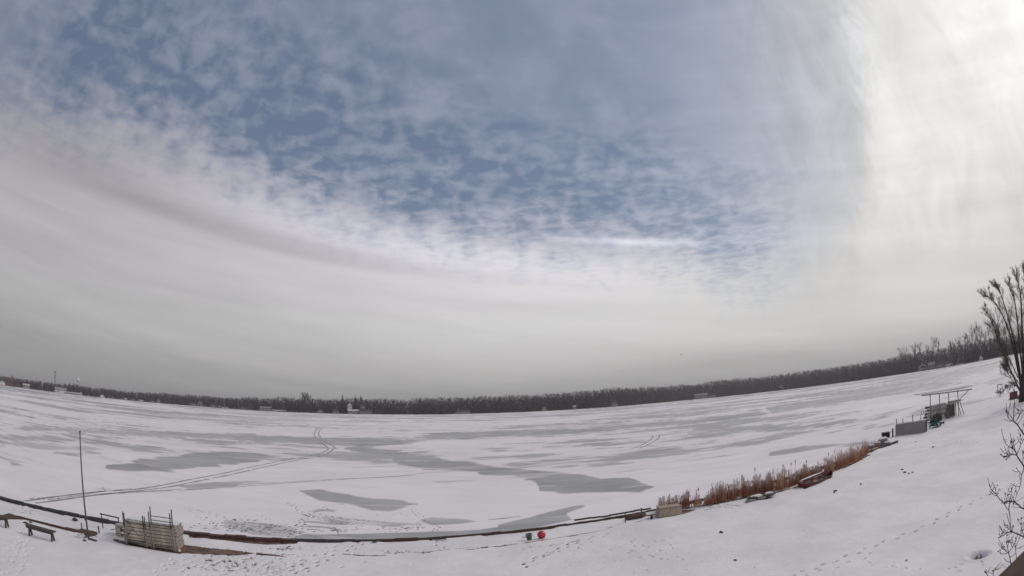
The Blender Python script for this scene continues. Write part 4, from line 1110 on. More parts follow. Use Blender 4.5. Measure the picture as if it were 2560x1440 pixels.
# driftwood
dw = thing('driftwood_pile', at(1906, 1245), .25, 'snow-dusted tangle of driftwood logs below the reeds', 'driftwood')
rr = random.Random(4)
for i in range(9):
    a = rr.uniform(-.5, .5); L_ = rr.uniform(.5, 1.5); c = Vector((rr.uniform(-1.1, 1.1), rr.uniform(-.3, .3), rr.uniform(.02, .18)))
    d = Vector((math.cos(a), math.sin(a), rr.uniform(-.12, .15)))
    MB().tube([c - d * L_ / 2, c + Vector((0, 0, .04)), c + d * L_ / 2], [.07, .085, .04], 7).build('log', M['dark' if i % 3 else 'cedar'], dw, True)
MB().tube([(-.1, 0, .1), (.02, .02, .38)], [.05, .03], 6).build('log', M['dark'], dw)
MB().tube([(-1.3, -.1, .0), (-1.05, -.05, .32)], [.11, .07], 6).build('log', M['cedar'], dw)
blob(.6, .18, .10, 9, .3, c=(-.5, .05, .2)).build('snow_cover', M['snowcap'], dw, True)
blob(.35, .15, .08, 19, .3, c=(.55, .1, .18)).build('snow_cover', M['snowcap'], dw, True)
# rowing boat
q0, q1 = at(2006, 1219), at(2079, 1189); bd = q1 - q0; BL = bd.length * 1.0
boat = thing('rowing_boat', (q0 + q1) / 2 + Vector((0, .15, -.14)), math.atan2(bd.y, bd.x), 'dark red rowing boat lying by the reeds with snow along its far side', 'boat')
boat.rotation_euler = (R(9), 0, math.atan2(bd.y, bd.x)); boat.scale = (1, .85, .78)
NSn = 12; rings = []
for i in range(NSn + 1):
    t = i / NSn; x = (t - .5) * BL
    w = .62 * (math.sin(math.pi * min(1, .18 + t * .82)) ** .7 if t < .999 else .02); w = max(w, .03) if t > .9 else max(w, .40)
    if t > .8: w = .62 * (1 - ((t - .8) / .2) ** 1.6) * .9 + .02
    sh = .42 + .14 * (2 * t - 1) ** 2 + (.08 if t > .9 else 0)
    rings.append([(x, -w, sh), (x, -w * .92, sh * .45), (x, -w * .6, .06), (x, 0, 0), (x, w * .6, .06), (x, w * .92, sh * .45), (x, w, sh)])
mb = MB(); vs = [p for r_ in rings for p in r_]; fs = []
for i in range(NSn):
    for k in range(6): a = i * 7 + k; fs.append((a, a + 1, a + 8, a + 7))
fs.append(tuple(range(7)))
mb.add(vs, fs); hull = mb.build('hull', M['boat'], boat, True)
sm_ = hull.modifiers.new('shell', 'SOLIDIFY'); sm_.thickness = .03
mb = MB()
for k in (0, 6):
    for i in range(NSn): mb.beam(rings[i][k], rings[i + 1][k], .06, .05)
mb.build('gunwale', M['boatin'], boat)
for x_ in (-.9, .1, 1.0): MB().box(x_ - .12, x_ + .12, -.5, .5, .30, .335).build('thwart', M['boatin'], boat)
blob(BL * .40, .10, .06, 13, .2, c=(.2, .60, .50)).build('snow_drift', M['snowcap'], boat, True)

# ------------------------------------------------------------------ reeds along the wall
RB = [(1640,1280),(1700,1268),(1750,1264),(1800,1254),(1850,1244),(1900,1232),(1960,1222),(2000,1206),(2050,1192),(2100,1170),(2150,1147),(2170,1132),(2205,1109)]
RT = [(1645,26),(1690,28),(1705,22),(1722,38),(1742,30),(1752,10),(1765,22),(1785,34),(1850,40),(1900,35),(1955,46),(1985,32),(2050,32),(2100,33),(2150,32),(2165,36),(2185,16),(2205,6)]
RD = [(1640,.5),(1700,.6),(1712,.8),(1745,.3),(1758,.35),(1775,1),(1980,1.2),(2160,1.2),(2178,.5),(2205,.15)]
f_ = lambda T, x: float(np.interp(x, [q[0] for q in T], [q[1] for q in T]))
rv = []; rf_ = []; rp_ = []
tuft = [(random.uniform(1640, 2205), random.uniform(2, 7), random.uniform(.85, 1.45)) for _ in range(90)]
for i in range(15000):
    x = random.uniform(1642, 2205)
    if random.random() > f_(RD, x) * .62 * (1 + .5 * math.sin(x * .21) + .4 * math.sin(x * .057)): continue
    b_ = at(x, f_(RB, x) + random.uniform(-6, 2)); dist = math.hypot(b_.x, b_.y)
    h = f_(RT, x) * .62e-3 * dist
    tf_ = 1.0
    for tx, tw, th_ in tuft:
        if abs(x - tx) < tw: tf_ = max(tf_, th_) if th_ > 1 else min(tf_, th_)
    tall = random.random()
    hh = h * tf_ * (random.uniform(.35, .8) if tall < .75 else random.uniform(.75, 1.12))
    lean = Vector((random.gauss(0, .10), random.gauss(0, .10), 1)) * hh
    s = Vector((math.cos(i), math.sin(i), 0)) * random.uniform(.008, .018); q = len(rv)
    m_ = b_ + lean * .6; t_ = b_ + lean + Vector((random.gauss(0, .05), random.gauss(0, .05), 0)) * hh
    rv.extend([b_ - s, b_ + s, m_ + s * .8, m_ - s * .8, t_]); rf_.extend([(q, q + 1, q + 2, q + 3), (q + 3, q + 2, q + 4)])
    pt = .0 if tall < .75 else .55
    rp_.extend([0, 0, pt * .6, pt * .6, pt + .3])
    if tall > .9:       # feathery plume
        for k in range(4):
            c = b_ + lean * random.uniform(.75, 1.0); e = c + Vector((random.gauss(0, .05), random.gauss(0, .05), .16)); w_ = s * 1.6; q = len(rv)
            rv.extend([c - w_, c + w_, e]); rf_.append((q, q + 1, q + 2)); rp_.extend([.9, .9, 1])
mb = MB(); mb.v = rv; mb.f = rf_
o = mb.build('reeds', M['reed']); tag(o, 'rust-brown dead reeds with pale plumes growing along the seawall', 'reeds', kind='stuff')
at_ = o.data.attributes.new('part', 'FLOAT', 'POINT'); at_.data.foreach_set('value', np.array(rp_, np.float32))
CT = [(1888,1176),(1853,1203),(1976,1163),(1986,1158),(2013,1157),(2068,1139),(1742,1227),(1957,1168)]
for k, (x, y) in enumerate(CT):
    xb = x + random.uniform(-3, 3); b_ = at(xb, f_(RB, xb) - 4); ht = zat(x, y, math.hypot(b_.x, b_.y)) - YZ
    t = thing('cattail', b_, 0, ['lone tall cattail head over the middle of the reeds', 'cattail head over the left part of the reeds', 'left one of two close cattail heads', 'right one of two close cattail heads', 'cattail head right of the close pair', 'rightmost cattail head above the dense red reeds', 'cattail head above the plumes by the beige box', 'cattail head just left of the close pair'][k], 'cattail', 'cattails standing above the reeds')
    MB().tube([(0, 0, 0), (.01, 0, ht * .6), (.03, 0, ht)], .009, 5).build('stem', M['twig'], t)
    MB().tube([(.03, 0, ht - .02), (.035, 0, ht + .04), (.04, 0, ht + .15), (.042, 0, ht + .19)], [.012, .03, .03, .01], 8).build('seed_head', M['dark'], t, True)

# ------------------------------------------------------------------ right group
def rock(px, py, sx_, sy_, sz_, seed, label, snow=True):
    t = thing('rock', at(px, py), .4, label, 'rock', 'snowy rocks at the end of the reeds')
    blob(sx_, sy_, sz_, seed, .3, c=(0, 0, sz_ * .3)).build('stone', M['rock'], t, True)
    if snow: blob(sx_ * .85, sy_ * .85, sz_ * .35, seed, .3, c=(0, 0, sz_ * 1.0)).build('snow_cap', M['snowcap'], t, True)
rock(2208, 1107, .75, .45, .42, 1, 'largest rock at the right end of the reeds')
rock(2193, 1113, .45, .35, .25, 2, 'low rock left of the largest rock')
rock(2218, 1111, .5, .35, .22, 3, 'snow-covered rock right of the largest rock')
rock(2178, 1119, .5, .3, .22, 4, 'rock at the foot of the last reeds')
rock(2165, 1126, .35, .25, .2, 6, 'small dark rock under the last reed tuft', False)
p0, p1 = at(2206, 1094), at(2225, 1091); L_ = (p1 - p0).length
bx = thing('dark_crate', p0, math.atan2(p1.y - p0.y, p1.x - p0.x), 'black crate on the snow left of the grey panel', 'crate')
MB().box(0, L_, 0, .6, -.05, .42).build('body', M['black'], bx, bevel=.03); MB().box(-.03, L_ + .03, -.03, .63, .421, .48).build('lid', M['steel'], bx)
p0, p1 = at(2240, 1087), at(2315, 1077); L_ = (p1 - p0).length; ang = math.atan2(p1.y - p0.y, p1.x - p0.x)
hh = zat(2240, 1063, math.hypot(p0.x, p0.y)) - YZ; h2 = zat(2313, 1052, math.hypot(p1.x, p1.y)) - YZ
for k in range(2):
    t = thing('upright_dock', p0 + Vector((-math.sin(ang), math.cos(ang), 0)) * (k * .45), ang, ['grey dock panel standing on edge, nearest to the yard', 'grey dock panel on edge behind the nearest one'][k], 'dock', 'grey docks standing on edge')
    MB().hexa([(0, 0, -.1), (L_, 0, -.1), (L_, .10, -.1), (0, .10, -.1), (0, .10, hh), (L_, .10, h2), (L_, .20, h2), (0, .20, hh)]).build('face', M['greysheet'], t, bevel=.01)
    MB().hexa([(-.03, -.02 + .10, hh + .002), (L_ + .03, -.02 + .10, h2 + .002), (L_ + .03, .24, h2 + .002), (-.03, .24, hh + .002), (-.03, .08, hh + .06), (L_ + .03, .08, h2 + .06), (L_ + .03, .24, h2 + .06), (-.03, .24, hh + .06)]).build('edge_rail', M['deck'], t)
    for x_ in (-.09, L_ + .03): MB().box(x_, x_ + .06, -.02, .22, -.1, hh * .98).build('end_post', M['whitepaint' if x_ < 0 else 'dark'], t)
def pole3(a, b_, r, m, name, label, cat):
    o = MB().tube([a, b_], r, 8).build(name, M[m]); return tag(o, label, cat)
for k, (x, yb, yt) in enumerate([(2249, 1062, 1045), (2265, 1060, 1045), (2290, 1056, 1036)]):
    b_ = at(x, 1082 - k * 2) + Vector((0, .5, 0)); d_ = math.hypot(b_.x, b_.y)
    pole3(b_, Vector((b_.x, b_.y, zat(x, yt, d_))), .045, 'steel', 'dock_pipe', ['leftmost thin pipe rising behind the grey panel', 'middle thin pipe rising behind the grey panel', 'thicker right pipe rising behind the grey panel'][k], 'pipe')
# ladder leaning behind the panel
b_ = at(2303, 1079) + Vector((0, .5, 0)); d_ = math.hypot(b_.x, b_.y)
ld = thing('ladder', b_, ang, 'small aluminium swim ladder propped behind the right end of the grey panel', 'ladder')
zz = zat(2308, 1026, d_) - YZ
for s in (0, .4):
    MB().tube([(s, 0, 0), (s + .35, .1, zz * .8), (s + .48, .15, zz * .97), (s + .60, .15, zz), (s + .72, .15, zz * .85)], .03, 6).build('rail', M['whitepaint' if s else 'steel'], ld, True)
for k in range(5): MB().tube([(.07 * k + .05, .02 * k, zz * .18 * (k + .5)), (.07 * k + .45, .02 * k, zz * .18 * (k + .5))], .025, 6).build('rung', M['steel'], ld)
# covered watercraft on a stand
pw = at(2342, 1064)
wc = thing('covered_watercraft', pw, R(22), 'small watercraft with black cover and teal hull on a dark stand', 'watercraft')
K = 1.30
mb = MB(); vs = []; fs = []
prof = [(-1.1, .38, .42), (-.6, .46, .45), (0, .5, .47), (.6, .42, .5), (1.0, .22, .56), (1.22, .04, .62)]
for x, w, z in prof: vs += [(x, -w, z + .12), (x, -w * .8, z - .14), (x, 0, z - .24), (x, w * .8, z - .14), (x, w, z + .12)]
for i in range(len(prof) - 1):
    for k in range(4): a = i * 5 + k; fs.append((a, a + 1, a + 6, a + 5))
fs.append((0, 1, 2, 3, 4)); fs += [(i * 5, i * 5 + 5, i * 5 + 9, i * 5 + 4) for i in range(len(prof) - 1)]
mb.add([(p[0] * .95, p[1] * K, p[2]) for p in vs], fs).build('hull', M['teal'], wc, True)
vs = []; fs = []
prof = [(-1.12, .40, .56, .10), (-.7, .48, .58, .40), (-.2, .50, .6, .50), (.15, .5, .6, .78), (.4, .46, .62, .72), (.7, .36, .64, .34), (1.05, .2, .68, .16), (1.2, .05, .72, .06)]
for x, w, z, h in prof: vs += [(x, -w * 1.05, z), (x, -w * .75, z + h * .7), (x, 0, z + h), (x, w * .75, z + h * .7), (x, w * 1.05, z)]
for i in range(len(prof) - 1):
    for k in range(4): a = i * 5 + k; fs.append((a, a + 5, a + 6, a + 1))
    fs.append((i * 5, i * 5 + 4, i * 5 + 9, i * 5 + 5))
fs.append((4, 3, 2, 1, 0))
MB().add([(p[0] * .95, p[1] * K, p[2]) for p in vs], fs).build('cover', M['black'], wc, True)
MB().box(-.5, .5, -.64, -.56, .38, .44).build('stripe', M['whitepaint'], wc)
mb = MB()
for s in (-1, 1):
    mb.beam((-1.1, s * .5, .12), (1.2, s * .5, .12), .1, .1)
    for x_ in (-1, 0, 1.1): mb.beam((x_, s * .5, -.05), (x_, s * .5, .30), .09, .09)
for x_ in (-1, 1.1): mb.beam((x_, -.5, .15), (x_, .5, .15), .1, .1)
mb.build('stand', M['dark'], wc)
# boat lift with a slatted canopy frame, standing on piled dock sections
g0, g1 = at(2327, 1056), at(2402, 1036); gd = g1 - g0; GA = math.atan2(gd.y, gd.x); GL = gd.length
lf = thing('boat_lift', g0, GA, 'grey boat lift frame with four posts and a slatted canopy beam', 'boat lift')
def gpos(px, py=None):
    """Metres along the lift under pixel column px."""
    a_ = azel(px, py or 1045)[0]; d_ = Vector((math.sin(R(a_)), math.cos(R(a_)), 0))
    den = gd.x * d_.y - gd.y * d_.x; t = (g0.y * d_.x - g0.x * d_.y) / den
    return t * GL
def gz(px, py):
    s_ = gpos(px, py); p = g0 + gd.normalized() * s_; return s_, zat(px, py, math.hypot(p.x, p.y)) - YZ
for px_, yt in ((2325, 988), (2348, 982), (2371, 980), (2394, 974)):
    s_, z_ = gz(px_, yt); MB().tube([(s_, 0, -.1), (s_, 0, z_)], .055, 8).build('post', M['steel'], lf)
s0_, z0_ = gz(2305, 989); s1_, z1_ = gz(2432, 967)
MB().beam((s0_, 0, z0_), (s1_ * .97, 0, z1_ - .25), .12, .14).build('canopy_beam', M['cedar'], lf)
MB().beam((s0_ + .6, 1.8, z0_ + .1), (s1_, 1.8, z1_), .10, .12).build('canopy_beam', M['cedar'], lf)
n = 16
mb = MB()
for i in range(n):
    t = (i + .3) / n; x_ = s0_ + (s1_ - s0_) * t; z_ = z0_ + (z1_ - z0_) * t + .12
    mb.beam((x_, -.25, z_), (x_ + .35, 2.1, z_ + .05), .20, .14)
mb.build('slats', M['snowcap'], lf)
s_, z_ = gz(2401, 996); s2_, z2_ = gz(2421, 976); MB().tube([(s_, 0, z_), (s2_, 0, z2_)], .045, 6).build('brace', M['steel'], lf)
sa_, za_ = gz(2371, 1006); sb_, zb_ = gz(2402, 1000)
MB().beam((sa_, .05, za_), (sb_, .05, zb_), .16, .22).build('side_beam', M['cedar'], lf)
for px_ in (2396, 2403):
    s_, z_ = gz(px_, 1003); MB().tube([(s_ - .2, .08, z_), (s_ + .35, -.1, -.05)], .05, 6).build('strut', M['dark'], lf)
s_, z_ = gz(2390, 1005); MB().tube([(s_, .1, z_), (s_, .1, -.05)], .07, 6).build('strut', M['dark'], lf)
# pile of grey dock sections under the lift
c0 = gpos(2328); c1 = gpos(2368)
lab2 = ['bottom grey dock section piled under the boat lift', 'second grey dock section under the boat lift', 'third grey dock section under the boat lift', 'fourth grey dock section under the boat lift', 'top grey dock section under the boat lift, snow-covered']
htot = gz(2335, 1014)[1]
for k in range(5):
    t = thing('dock_section', g0 + Vector((-math.sin(GA), math.cos(GA), 0)) * (.35 + random.uniform(-.1, .1)) + gd.normalized() * (c0 + random.uniform(-.15, .15) + .1 * k) + Vector((0, 0, htot * k / 5)), GA + random.uniform(-.03, .03), lab2[k], 'dock section', 'grey dock sections piled under the boat lift')
    hk = htot / 5; L_ = (c1 - c0) * random.uniform(.94, 1.02)
    MB().box(0, L_, 0, 1.2, hk * .66, hk * .82).build('deck', M['cedar'], t)
    for y_ in (0, 1.15): MB().box(0, L_, y_, y_ + .05, hk * .12, hk * .655).build('side_rail', M['cedar' if k % 2 else 'deck'], t)
    MB().box(.05, L_ - .05, .1, 1.1, hk * .822, hk * .98).build('snow_cover', M['snowcap'], t)
# tan cabinet
s_, z_ = gz(2381, 1008)
t = thing('storage_cabinet', g0 + gd.normalized() * (s_ - .55) + Vector((-math.sin(GA), math.cos(GA), 0)) * .3, GA, 'brown plank storage cabinet under the right end of the boat lift', 'cabinet')
MB().box(0, 1.25, 0, .9, -.05, z_ - .1).build('body', M['houset'], t); MB().box(-.05, 1.3, -.05, .95, z_ - .098, z_).build('top', M['deck'], t)
for k in (0, 1): MB().box(.06 + .6 * k, .58 + .6 * k, -.03, -.003, .1, z_ - .2).build('door', M['wood'], t)
# distant stakes right of the lift, red box and white trestle by the tree
bp = at(2538, 997); t = thing('maroon_chest', bp, R(-20), 'maroon wooden chest on a black sill under the big shore tree', 'chest')
MB().box(-.55, .5, 0, .8, .1, .95).build('body', M['maroon'], t); MB().box(-.65, 2.6, -.12, .9, 0, .10).build('sill', M['black'], t)
bp = at(2506, 985); t = thing('trestle', bp, .3, 'white snow-dusted trestle standing left of the big shore tree', 'trestle')
for s in (-1, 1):
    for e in (0, .9): MB().beam((s * .55, e, -.05), (0, e, 1.5), .07, .07).build('leg', M['whitepaint' if s < 0 else 'steel'], t)
MB().beam((0, -.1, 1.5), (0, 1.0, 1.5), .1, .1).build('top_bar', M['steel'], t)
MB().beam((-.3, 0, .75), (.3, 0, .75), .06, .06).build('crossbar', M['steel'], t)
for k, (x, y, hgt) in enumerate([(2500, 990, .9), (2520, 980, 1.0), (2534, 975, 1.3)]):
    bare_tree('sapling', at(x, y), hgt * 1.3, 900 + k, ['low bare bush left of the white trestle', 'low bare bush between the trestle and the big tree', 'low bare bush at the foot of the big tree'][k], cat='bush', group='bushes near the big shore tree', levels=3, stems=5, spread=.9, twigr=.018, r0=.03, nb=4)

# big multi-stemmed shore tree
tb = at(2557, 1003)
bt = thing('shore_willow', tb, 0, 'big dark multi-stemmed bare tree at the right edge of the picture', 'tree')
TRK = MB(); CRN = MB(); TR_ = random.Random(21)
right_v = Vector((tb.y, -tb.x, 0)).normalized(); out_v = Vector((tb.x, tb.y, 0)).normalized()
def P3(px, py, dep=0):
    """Point in the tree's own upright plane seen at this pixel, pushed dep metres away."""
    v = ray(px, py); dist = math.hypot(tb.x, tb.y) + dep; hh_ = math.hypot(v.x, v.y); s_ = dist / hh_
    return Vector((v.x * s_, v.y * s_, CZ + v.z * s_)) - tb
def twigs(p, d, L_, rad, lev, maxl):
    n = 4; pts = [p]; q = p.copy(); dd = d.copy()
    for i in range(n):
        dd = (dd + Vector((TR_.uniform(-1, 1), TR_.uniform(-1, 1), TR_.uniform(-.3, .55))) * .16).normalized(); q = q + dd * L_ / n; pts.append(q.copy())
    CRN.tube(pts, [max(.0075, rad * (1 - .6 * i / n)) for i in range(n + 1)], 3, cap=False)
    if lev >= maxl: return
    for i in range(4 if lev < 2 else 3):
        t = TR_.uniform(.3, 1); j = min(n - 1, int(t * n)); ax = (pts[j + 1] - pts[j]).normalized()
        o = ax.orthogonal().normalized(); o.rotate(Matrix.Rotation(TR_.uniform(0, 6.283), 3, ax))
        nd = (ax + o * TR_.uniform(.25, .6)); nd.z += .25
        twigs(pts[j].lerp(pts[j + 1], t * n - j), nd.normalized(), L_ * TR_.uniform(.5, .72), rad * .6, lev + 1, maxl)
STEMS = [  # pixel polylines, start radius, depth
 ([(2556,1003),(2553,985),(2540,955),(2525,925),(2512,895),(2500,860),(2490,830),(2478,800),(2466,780)], .20, -1.2),
 ([(2556,1003),(2554,970),(2546,930),(2536,880),(2522,825),(2505,785),(2490,760),(2472,742),(2461,738)], .30, .5),
 ([(2556,990),(2552,950),(2545,900),(2532,840),(2518,785),(2507,750),(2498,722),(2494,716)], .26, 1.5),
 ([(2557,990),(2556,930),(2550,870),(2544,810),(2538,760),(2530,725),(2524,715)], .28, -.8),
 ([(2558,990),(2560,920),(2556,850),(2554,790),(2552,740),(2545,705),(2540,690)], .34, .8),
 ([(2559,990),(2566,920),(2566,850),(2566,780),(2564,730),(2560,690),(2562,678)], .30, -.5),
 ([(2560,990),(2572,930),(2580,860),(2588,790),(2596,730),(2600,690)], .30, .6),
 ([(2560,990),(2580,940),(2600,890),(2622,830),(2645,780),(2660,750)], .28, -.6),
 ([(2560,995),(2590,960),(2625,915),(2660,870),(2690,830)], .22, .9),
 ([(2550,962),(2538,945),(2526,925),(2520,905),(2515,893)], .09, -1.5),
 ([(2548,975),(2534,955),(2524,940),(2518,928),(2516,918)], .10, -.9),
 ([(2545,945),(2530,910),(2512,875),(2497,855),(2490,835)], .11, -1.8),
]
for pts, r_, dep in STEMS:
    Q = [P3(x, y, dep * i / len(pts)) for i, (x, y) in enumerate(pts)]
    Q[0].z = min(Q[0].z, -.1) if pts[0][1] > 985 else Q[0].z
    n = len(Q); TRK.tube(Q, [max(.025, .70 * r_ * (1 - .88 * i / (n - 1))) for i in range(n)], 8, cap=False)
    for i in range(max(2, n // 2 - 1), n):
        for k in range(7 if i > n - 3 else 3):
            ax = (Q[i] - Q[i - 1]).normalized(); o = ax.orthogonal().normalized(); o.rotate(Matrix.Rotation(TR_.uniform(0, 6.283), 3, ax))
            nd = (ax + o * TR_.uniform(.25, .75)).normalized()
            twigs(Q[i - 1].lerp(Q[i], TR_.random()), nd, TR_.uniform(1.1, 1.9) * (1 if i < n - 2 else .50), .035, 0, 3)
TRK.tube([(0, 0, -.3), (0.05, 0, 1.2), (.1, 0, 3.2)], [.75, .5, .36], 12)
TRK.build('trunk', M['bark'], bt, True); CRN.build('crown', M['twigp'], bt)

# ------------------------------------------------------------------ young tree reaching in from the right, close to the lens
def S3(u, v, k=1.0):
    px_, py_ = 2440 + u / 3.133, 980 + v / 3.13
    dd = (4.0 + .35 * math.sin(u / 60) + .30 * math.cos(v / 150)) * k
    return ray(px_, py_) * dd + Vector((0, 0, CZ))
SB = [
 (6, [(520,470),(450,400),(376,335),(325,255),(293,228),(295,150),(300,50),(303,5)]),
 (2.6, [(293,228),(262,215),(245,190),(240,165)]), (2.4, [(285,210),(262,175),(240,150)]), (2.6, [(308,238),(330,200),(350,160),(365,140)]), (2.2, [(325,215),(345,180),(370,150)]), (2, [(340,185),(335,150)]), (2, [(250,185),(262,130),(265,110)]),
 (6, [(540,780),(450,670),(376,585),(345,535),(320,495),(290,440),(280,410),(290,395)]),
 (2.8, [(290,440),(262,432),(235,410),(222,380)]), (3, [(320,490),(345,430),(350,385),(350,345)]), (2.4, [(345,430),(362,400),(372,375)]), (2.8, [(320,495),(285,485),(250,505),(225,510)]), (2.2, [(300,487),(262,490),(240,500)]), (2, [(270,488),(262,515),(240,525)]), (2.2, [(365,560),(370,520),(366,480)]), (2, [(262,432),(270,405)]),(2, [(292,470),(282,452)]),
 (4, [(420,530),(376,570),(365,630),(355,650),(345,740),(300,857)]), (2.6, [(355,650),(340,625),(320,600)]),
 (6, [(560,1060),(450,970),(376,915),(335,885),(300,857),(260,857),(215,865),(185,840),(165,812),(130,775),(113,745)]),
 (2.2, [(165,812),(135,800),(108,803)]), (2.4, [(160,800),(155,770),(165,735)]), (2, [(170,800),(178,765)]), (2.6, [(300,857),(280,800),(278,760)]), (2, [(290,830),(305,785)]), (2, [(275,800),(258,803)]), (2.2, [(255,857),(235,835),(230,810)]), (2.2, [(200,860),(215,875),(262,870)]),
 (4.2, [(268,858),(258,925),(268,1000),(275,1090)]), (2.4, [(258,925),(238,905),(228,880)]), (2, [(262,900),(270,865)]),
 (5.4, [(560,1250),(450,1170),(376,1135),(320,1110),(275,1090),(240,1105),(200,1130),(180,1140)]), (2, [(195,1132),(185,1118)]), (2.2, [(275,1090),(250,1065),(228,1042)]), (2, [(262,1078),(250,1050)]), (2.2, [(240,1105),(220,1080)]), (2, [(277,1090),(290,1062)]), (2, [(250,1100),(225,1105),(207,1105)]),
 (3, [(376,1135),(358,1090),(352,1040),(332,1005)]), (2.2, [(352,1040),(355,995)]), (2.2, [(358,1090),(376,1050)]), (2, [(345,1120),(350,1085)]),
 (4, [(420,1640),(300,1440),(272,1335),(255,1260),(240,1180),(243,1125)]), (2.6, [(255,1260),(225,1235),(205,1220)]), (2.4, [(240,1262),(200,1268),(175,1248)]), (2.6, [(255,1260),(285,1220),(262,1170)]), (2.2, [(285,1220),(300,1190)]), (2, [(240,1240),(222,1215)]),
 (3.4, [(440,1600),(330,1400),(315,1290),(308,1210),(310,1150)]), (2.4, [(310,1215),(330,1165),(335,1150)]), (2.2, [(308,1215),(290,1180),(265,1175)]), (2.2, [(312,1230),(340,1220)]),
 (2.8, [(300,1640),(135,1440),(140,1400),(150,1385)]), (2.4, [(250,1600),(100,1445),(80,1420)]), (2, [(138,1415),(128,1400)]),
 (3, [(500,440),(420,360),(380,300),(376,260)]),
]
sh = thing('young_tree', at(2760, 1440) * 1.0, 0, 'bare budding branches of a young tree reaching in at the right edge', 'young tree')
sh.location = Vector((S3(560, 900).x * 1.25, S3(560, 900).y * 1.02, YZ)); off_ = Vector(sh.location)
TKp = [Vector((off_.x, off_.y, YZ - .1)), Vector((off_.x, off_.y, 2.2)), S3(620, 1450, 1.08), S3(580, 1000, 1.06), S3(560, 600, 1.04), S3(520, 300, 1.03), S3(500, 0, 1.02)]
MB().tube([p - off_ for p in TKp], [.06, .05, .042, .034, .026, .018, .010], 8).build('trunk', M['shrub'], sh, True)
br_ = MB()
for w, pts in SB:
    Q = [S3(*p) - off_ for p in pts]; n = len(Q); r_ = w * .00040 * 4 * .70
    big = w >= 4
    QQ = []
    for i in range(n - 1):
        for t in (0, .5): QQ.append(Q[i].lerp(Q[i + 1], t) + Vector([random.uniform(-.004, .004) for _ in range(3)]) * (0 if t == 0 else 1))
    QQ.append(Q[-1]); m_ = len(QQ)
    br_.tube(QQ, [r_ * (1 - .6 * i / (m_ - 1)) for i in range(m_)], 5)
    for i in range(2, m_):
        if pts[min(i // 2, n - 1)][0] > 390: continue
        if random.random() < .55:       # short spur twigs
            d = Vector((random.uniform(-1, 1), random.uniform(-1, 1), random.uniform(0, 1))).normalized() * random.uniform(.03, .09)
            br_.tube([QQ[i], QQ[i] + d * .5, QQ[i] + d + Vector((0, 0, .012))], [.0024, .002, .0016], 4)
    e = QQ[-1]; d = (QQ[-1] - QQ[-2]).normalized(); br_.tube([e, e + d * .012, e + d * .03], [.002, .0055, .0015], 5)
br_.build('branches', M['shrub'], sh)

# ------------------------------------------------------------------ deck rail at the lower right corner
RZ = 6.45
e0, e1 = at(2493, 1440, RZ), at(2560, 1374, RZ); dv = (e1 - e0).normalized(); nv = Vector((dv.y, -dv.x, 0))
if nv.dot(e0) > 0: nv = -nv
s_, e_ = e0 - dv * 2.2, e1 + dv * 2.5
dr_ = thing('deck_railing', Vector((s_.x, s_.y, 0)), math.atan2(dv.y, dv.x), 'brown stained deck handrail crossing the lower right corner', 'handrail')
L_ = (e_ - s_).length; side = 1 if Vector((-dv.y, dv.x, 0)).dot(nv) > 0 else -1
mb = MB(); y0, y1 = (0, .14) if side > 0 else (-.14, 0); mb.box(0, L_, y0, y1, RZ - .04, RZ)
mb.build('handrail_board', M['rail'], dr_, bevel=.006)
MB().box(0, L_, (y0 + y1) / 2 - .02, (y0 + y1) / 2 + .02, RZ - .13, RZ - .042).build('sub_rail', M['rail'], dr_)
for x_ in (.05, L_ / 2 - .045, L_ - .14): MB().box(x_, x_ + .09, (y0 + y1) / 2 - .045, (y0 + y1) / 2 + .045, .4, RZ - .132).build('post', M['rail'], dr_)

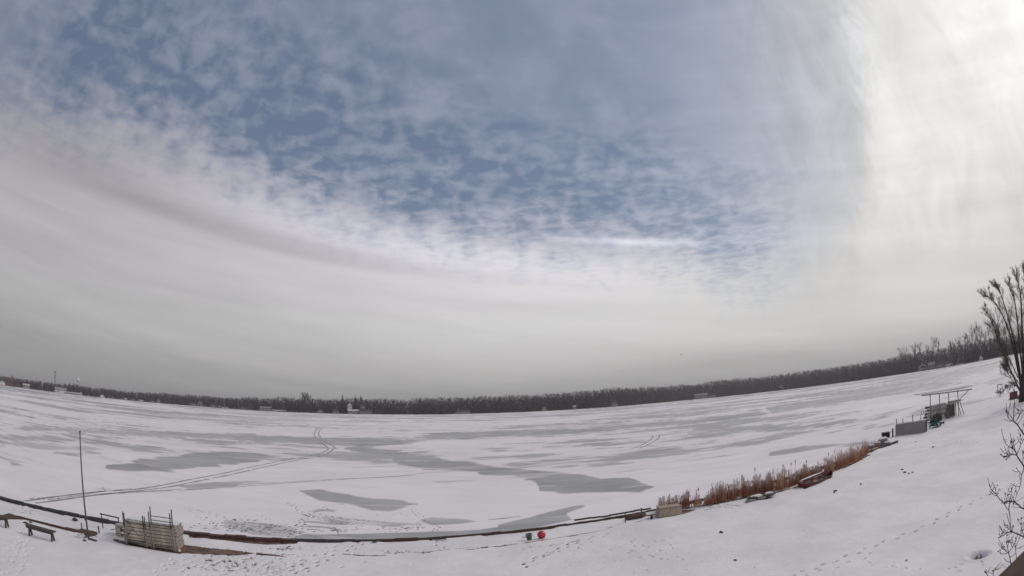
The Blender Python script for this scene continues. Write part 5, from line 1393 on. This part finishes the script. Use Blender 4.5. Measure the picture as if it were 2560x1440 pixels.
# ------------------------------------------------------------------ small things in the snow
o = blob(.36, .12, .13, 71, .12).build('rubber_tub', M['teald'], None, True); o.location = at(2446, 1397, YZ - .17) ; o.rotation_euler = (0, 0, .5)
tag(o, 'dark purple rubber tub half sunk in a snow hollow at lower right', 'tub')
LV = [(2333,1118,.16,'lone dark leaf clump on the far upper yard snow'),(2256,1174,.12,'leftmost of four dark clumps in a row on the right yard'),(2262,1181,.14,'second of four dark clumps in a row on the right yard'),(2272,1184,.10,'third of four dark clumps in a row on the right yard'),(2281,1181,.10,'rightmost of four dark clumps in a row on the right yard'),(2152,1211,.13,'single dark clump on the snow right of the rowing boat'),(2088,1228,.14,'upper of two touching dark clumps below the rowing boat'),(2086,1232,.10,'lower of two touching dark clumps below the rowing boat'),(1803,1331,.14,'dark leaf clump alone in the middle of the yard snow'),(1838,1401,.08,'tiny dark clump near the bottom edge, right of centre'),(2266,1402,.07,'tiny dark clump beside the animal trail at lower right'),(2290,1105,.10,'small dark clump on the snow below the grey docks'),(1098,1347,.16,'middle clump of three behind the seawall, left of the bucket'),(1112,1347,.13,'right clump of three behind the seawall, left of the bucket'),(1082,1346,.12,'left clump of three behind the seawall, left of the bucket'),(937,1354,.16,'reddish dark clump hard against the seawall, left of centre')]
for k, (x, y, s, lb) in enumerate(LV):
    p = at(x, y); o = blob(s, s * .5, s * .32, 100 + k, .45, 9, 6).build('leaf_clump', M['dark'], None, False); o.location = p + Vector((0, 0, .02)); o.rotation_euler = (0, 0, random.uniform(0, 3))
    tag(o, lb, 'leaf clump', 'dead leaf clumps on the yard snow')

# ------------------------------------------------------------------ thin winter haze over the lake
hz = MB().box(-5200, 5200, -1500, 5200, -2.2, 75).build('haze', bpy.data.materials.new('haze'))
tag(hz, 'thin pale winter haze over the whole lake', 'haze', kind='stuff')
hm = hz.data.materials[0]; hm.use_nodes = True; ht_ = hm.node_tree
for n in list(ht_.nodes): ht_.nodes.remove(n)
ho = ht_.nodes.new('ShaderNodeOutputMaterial'); hv_ = ht_.nodes.new('ShaderNodeVolumePrincipled')
hv_.inputs['Color'].default_value = (0.80, 0.78, 0.80, 1); hv_.inputs['Density'].default_value = 0.00017; hv_.inputs['Anisotropy'].default_value = 0.2
ht_.links.new(hv_.outputs[0], ho.inputs['Volume'])
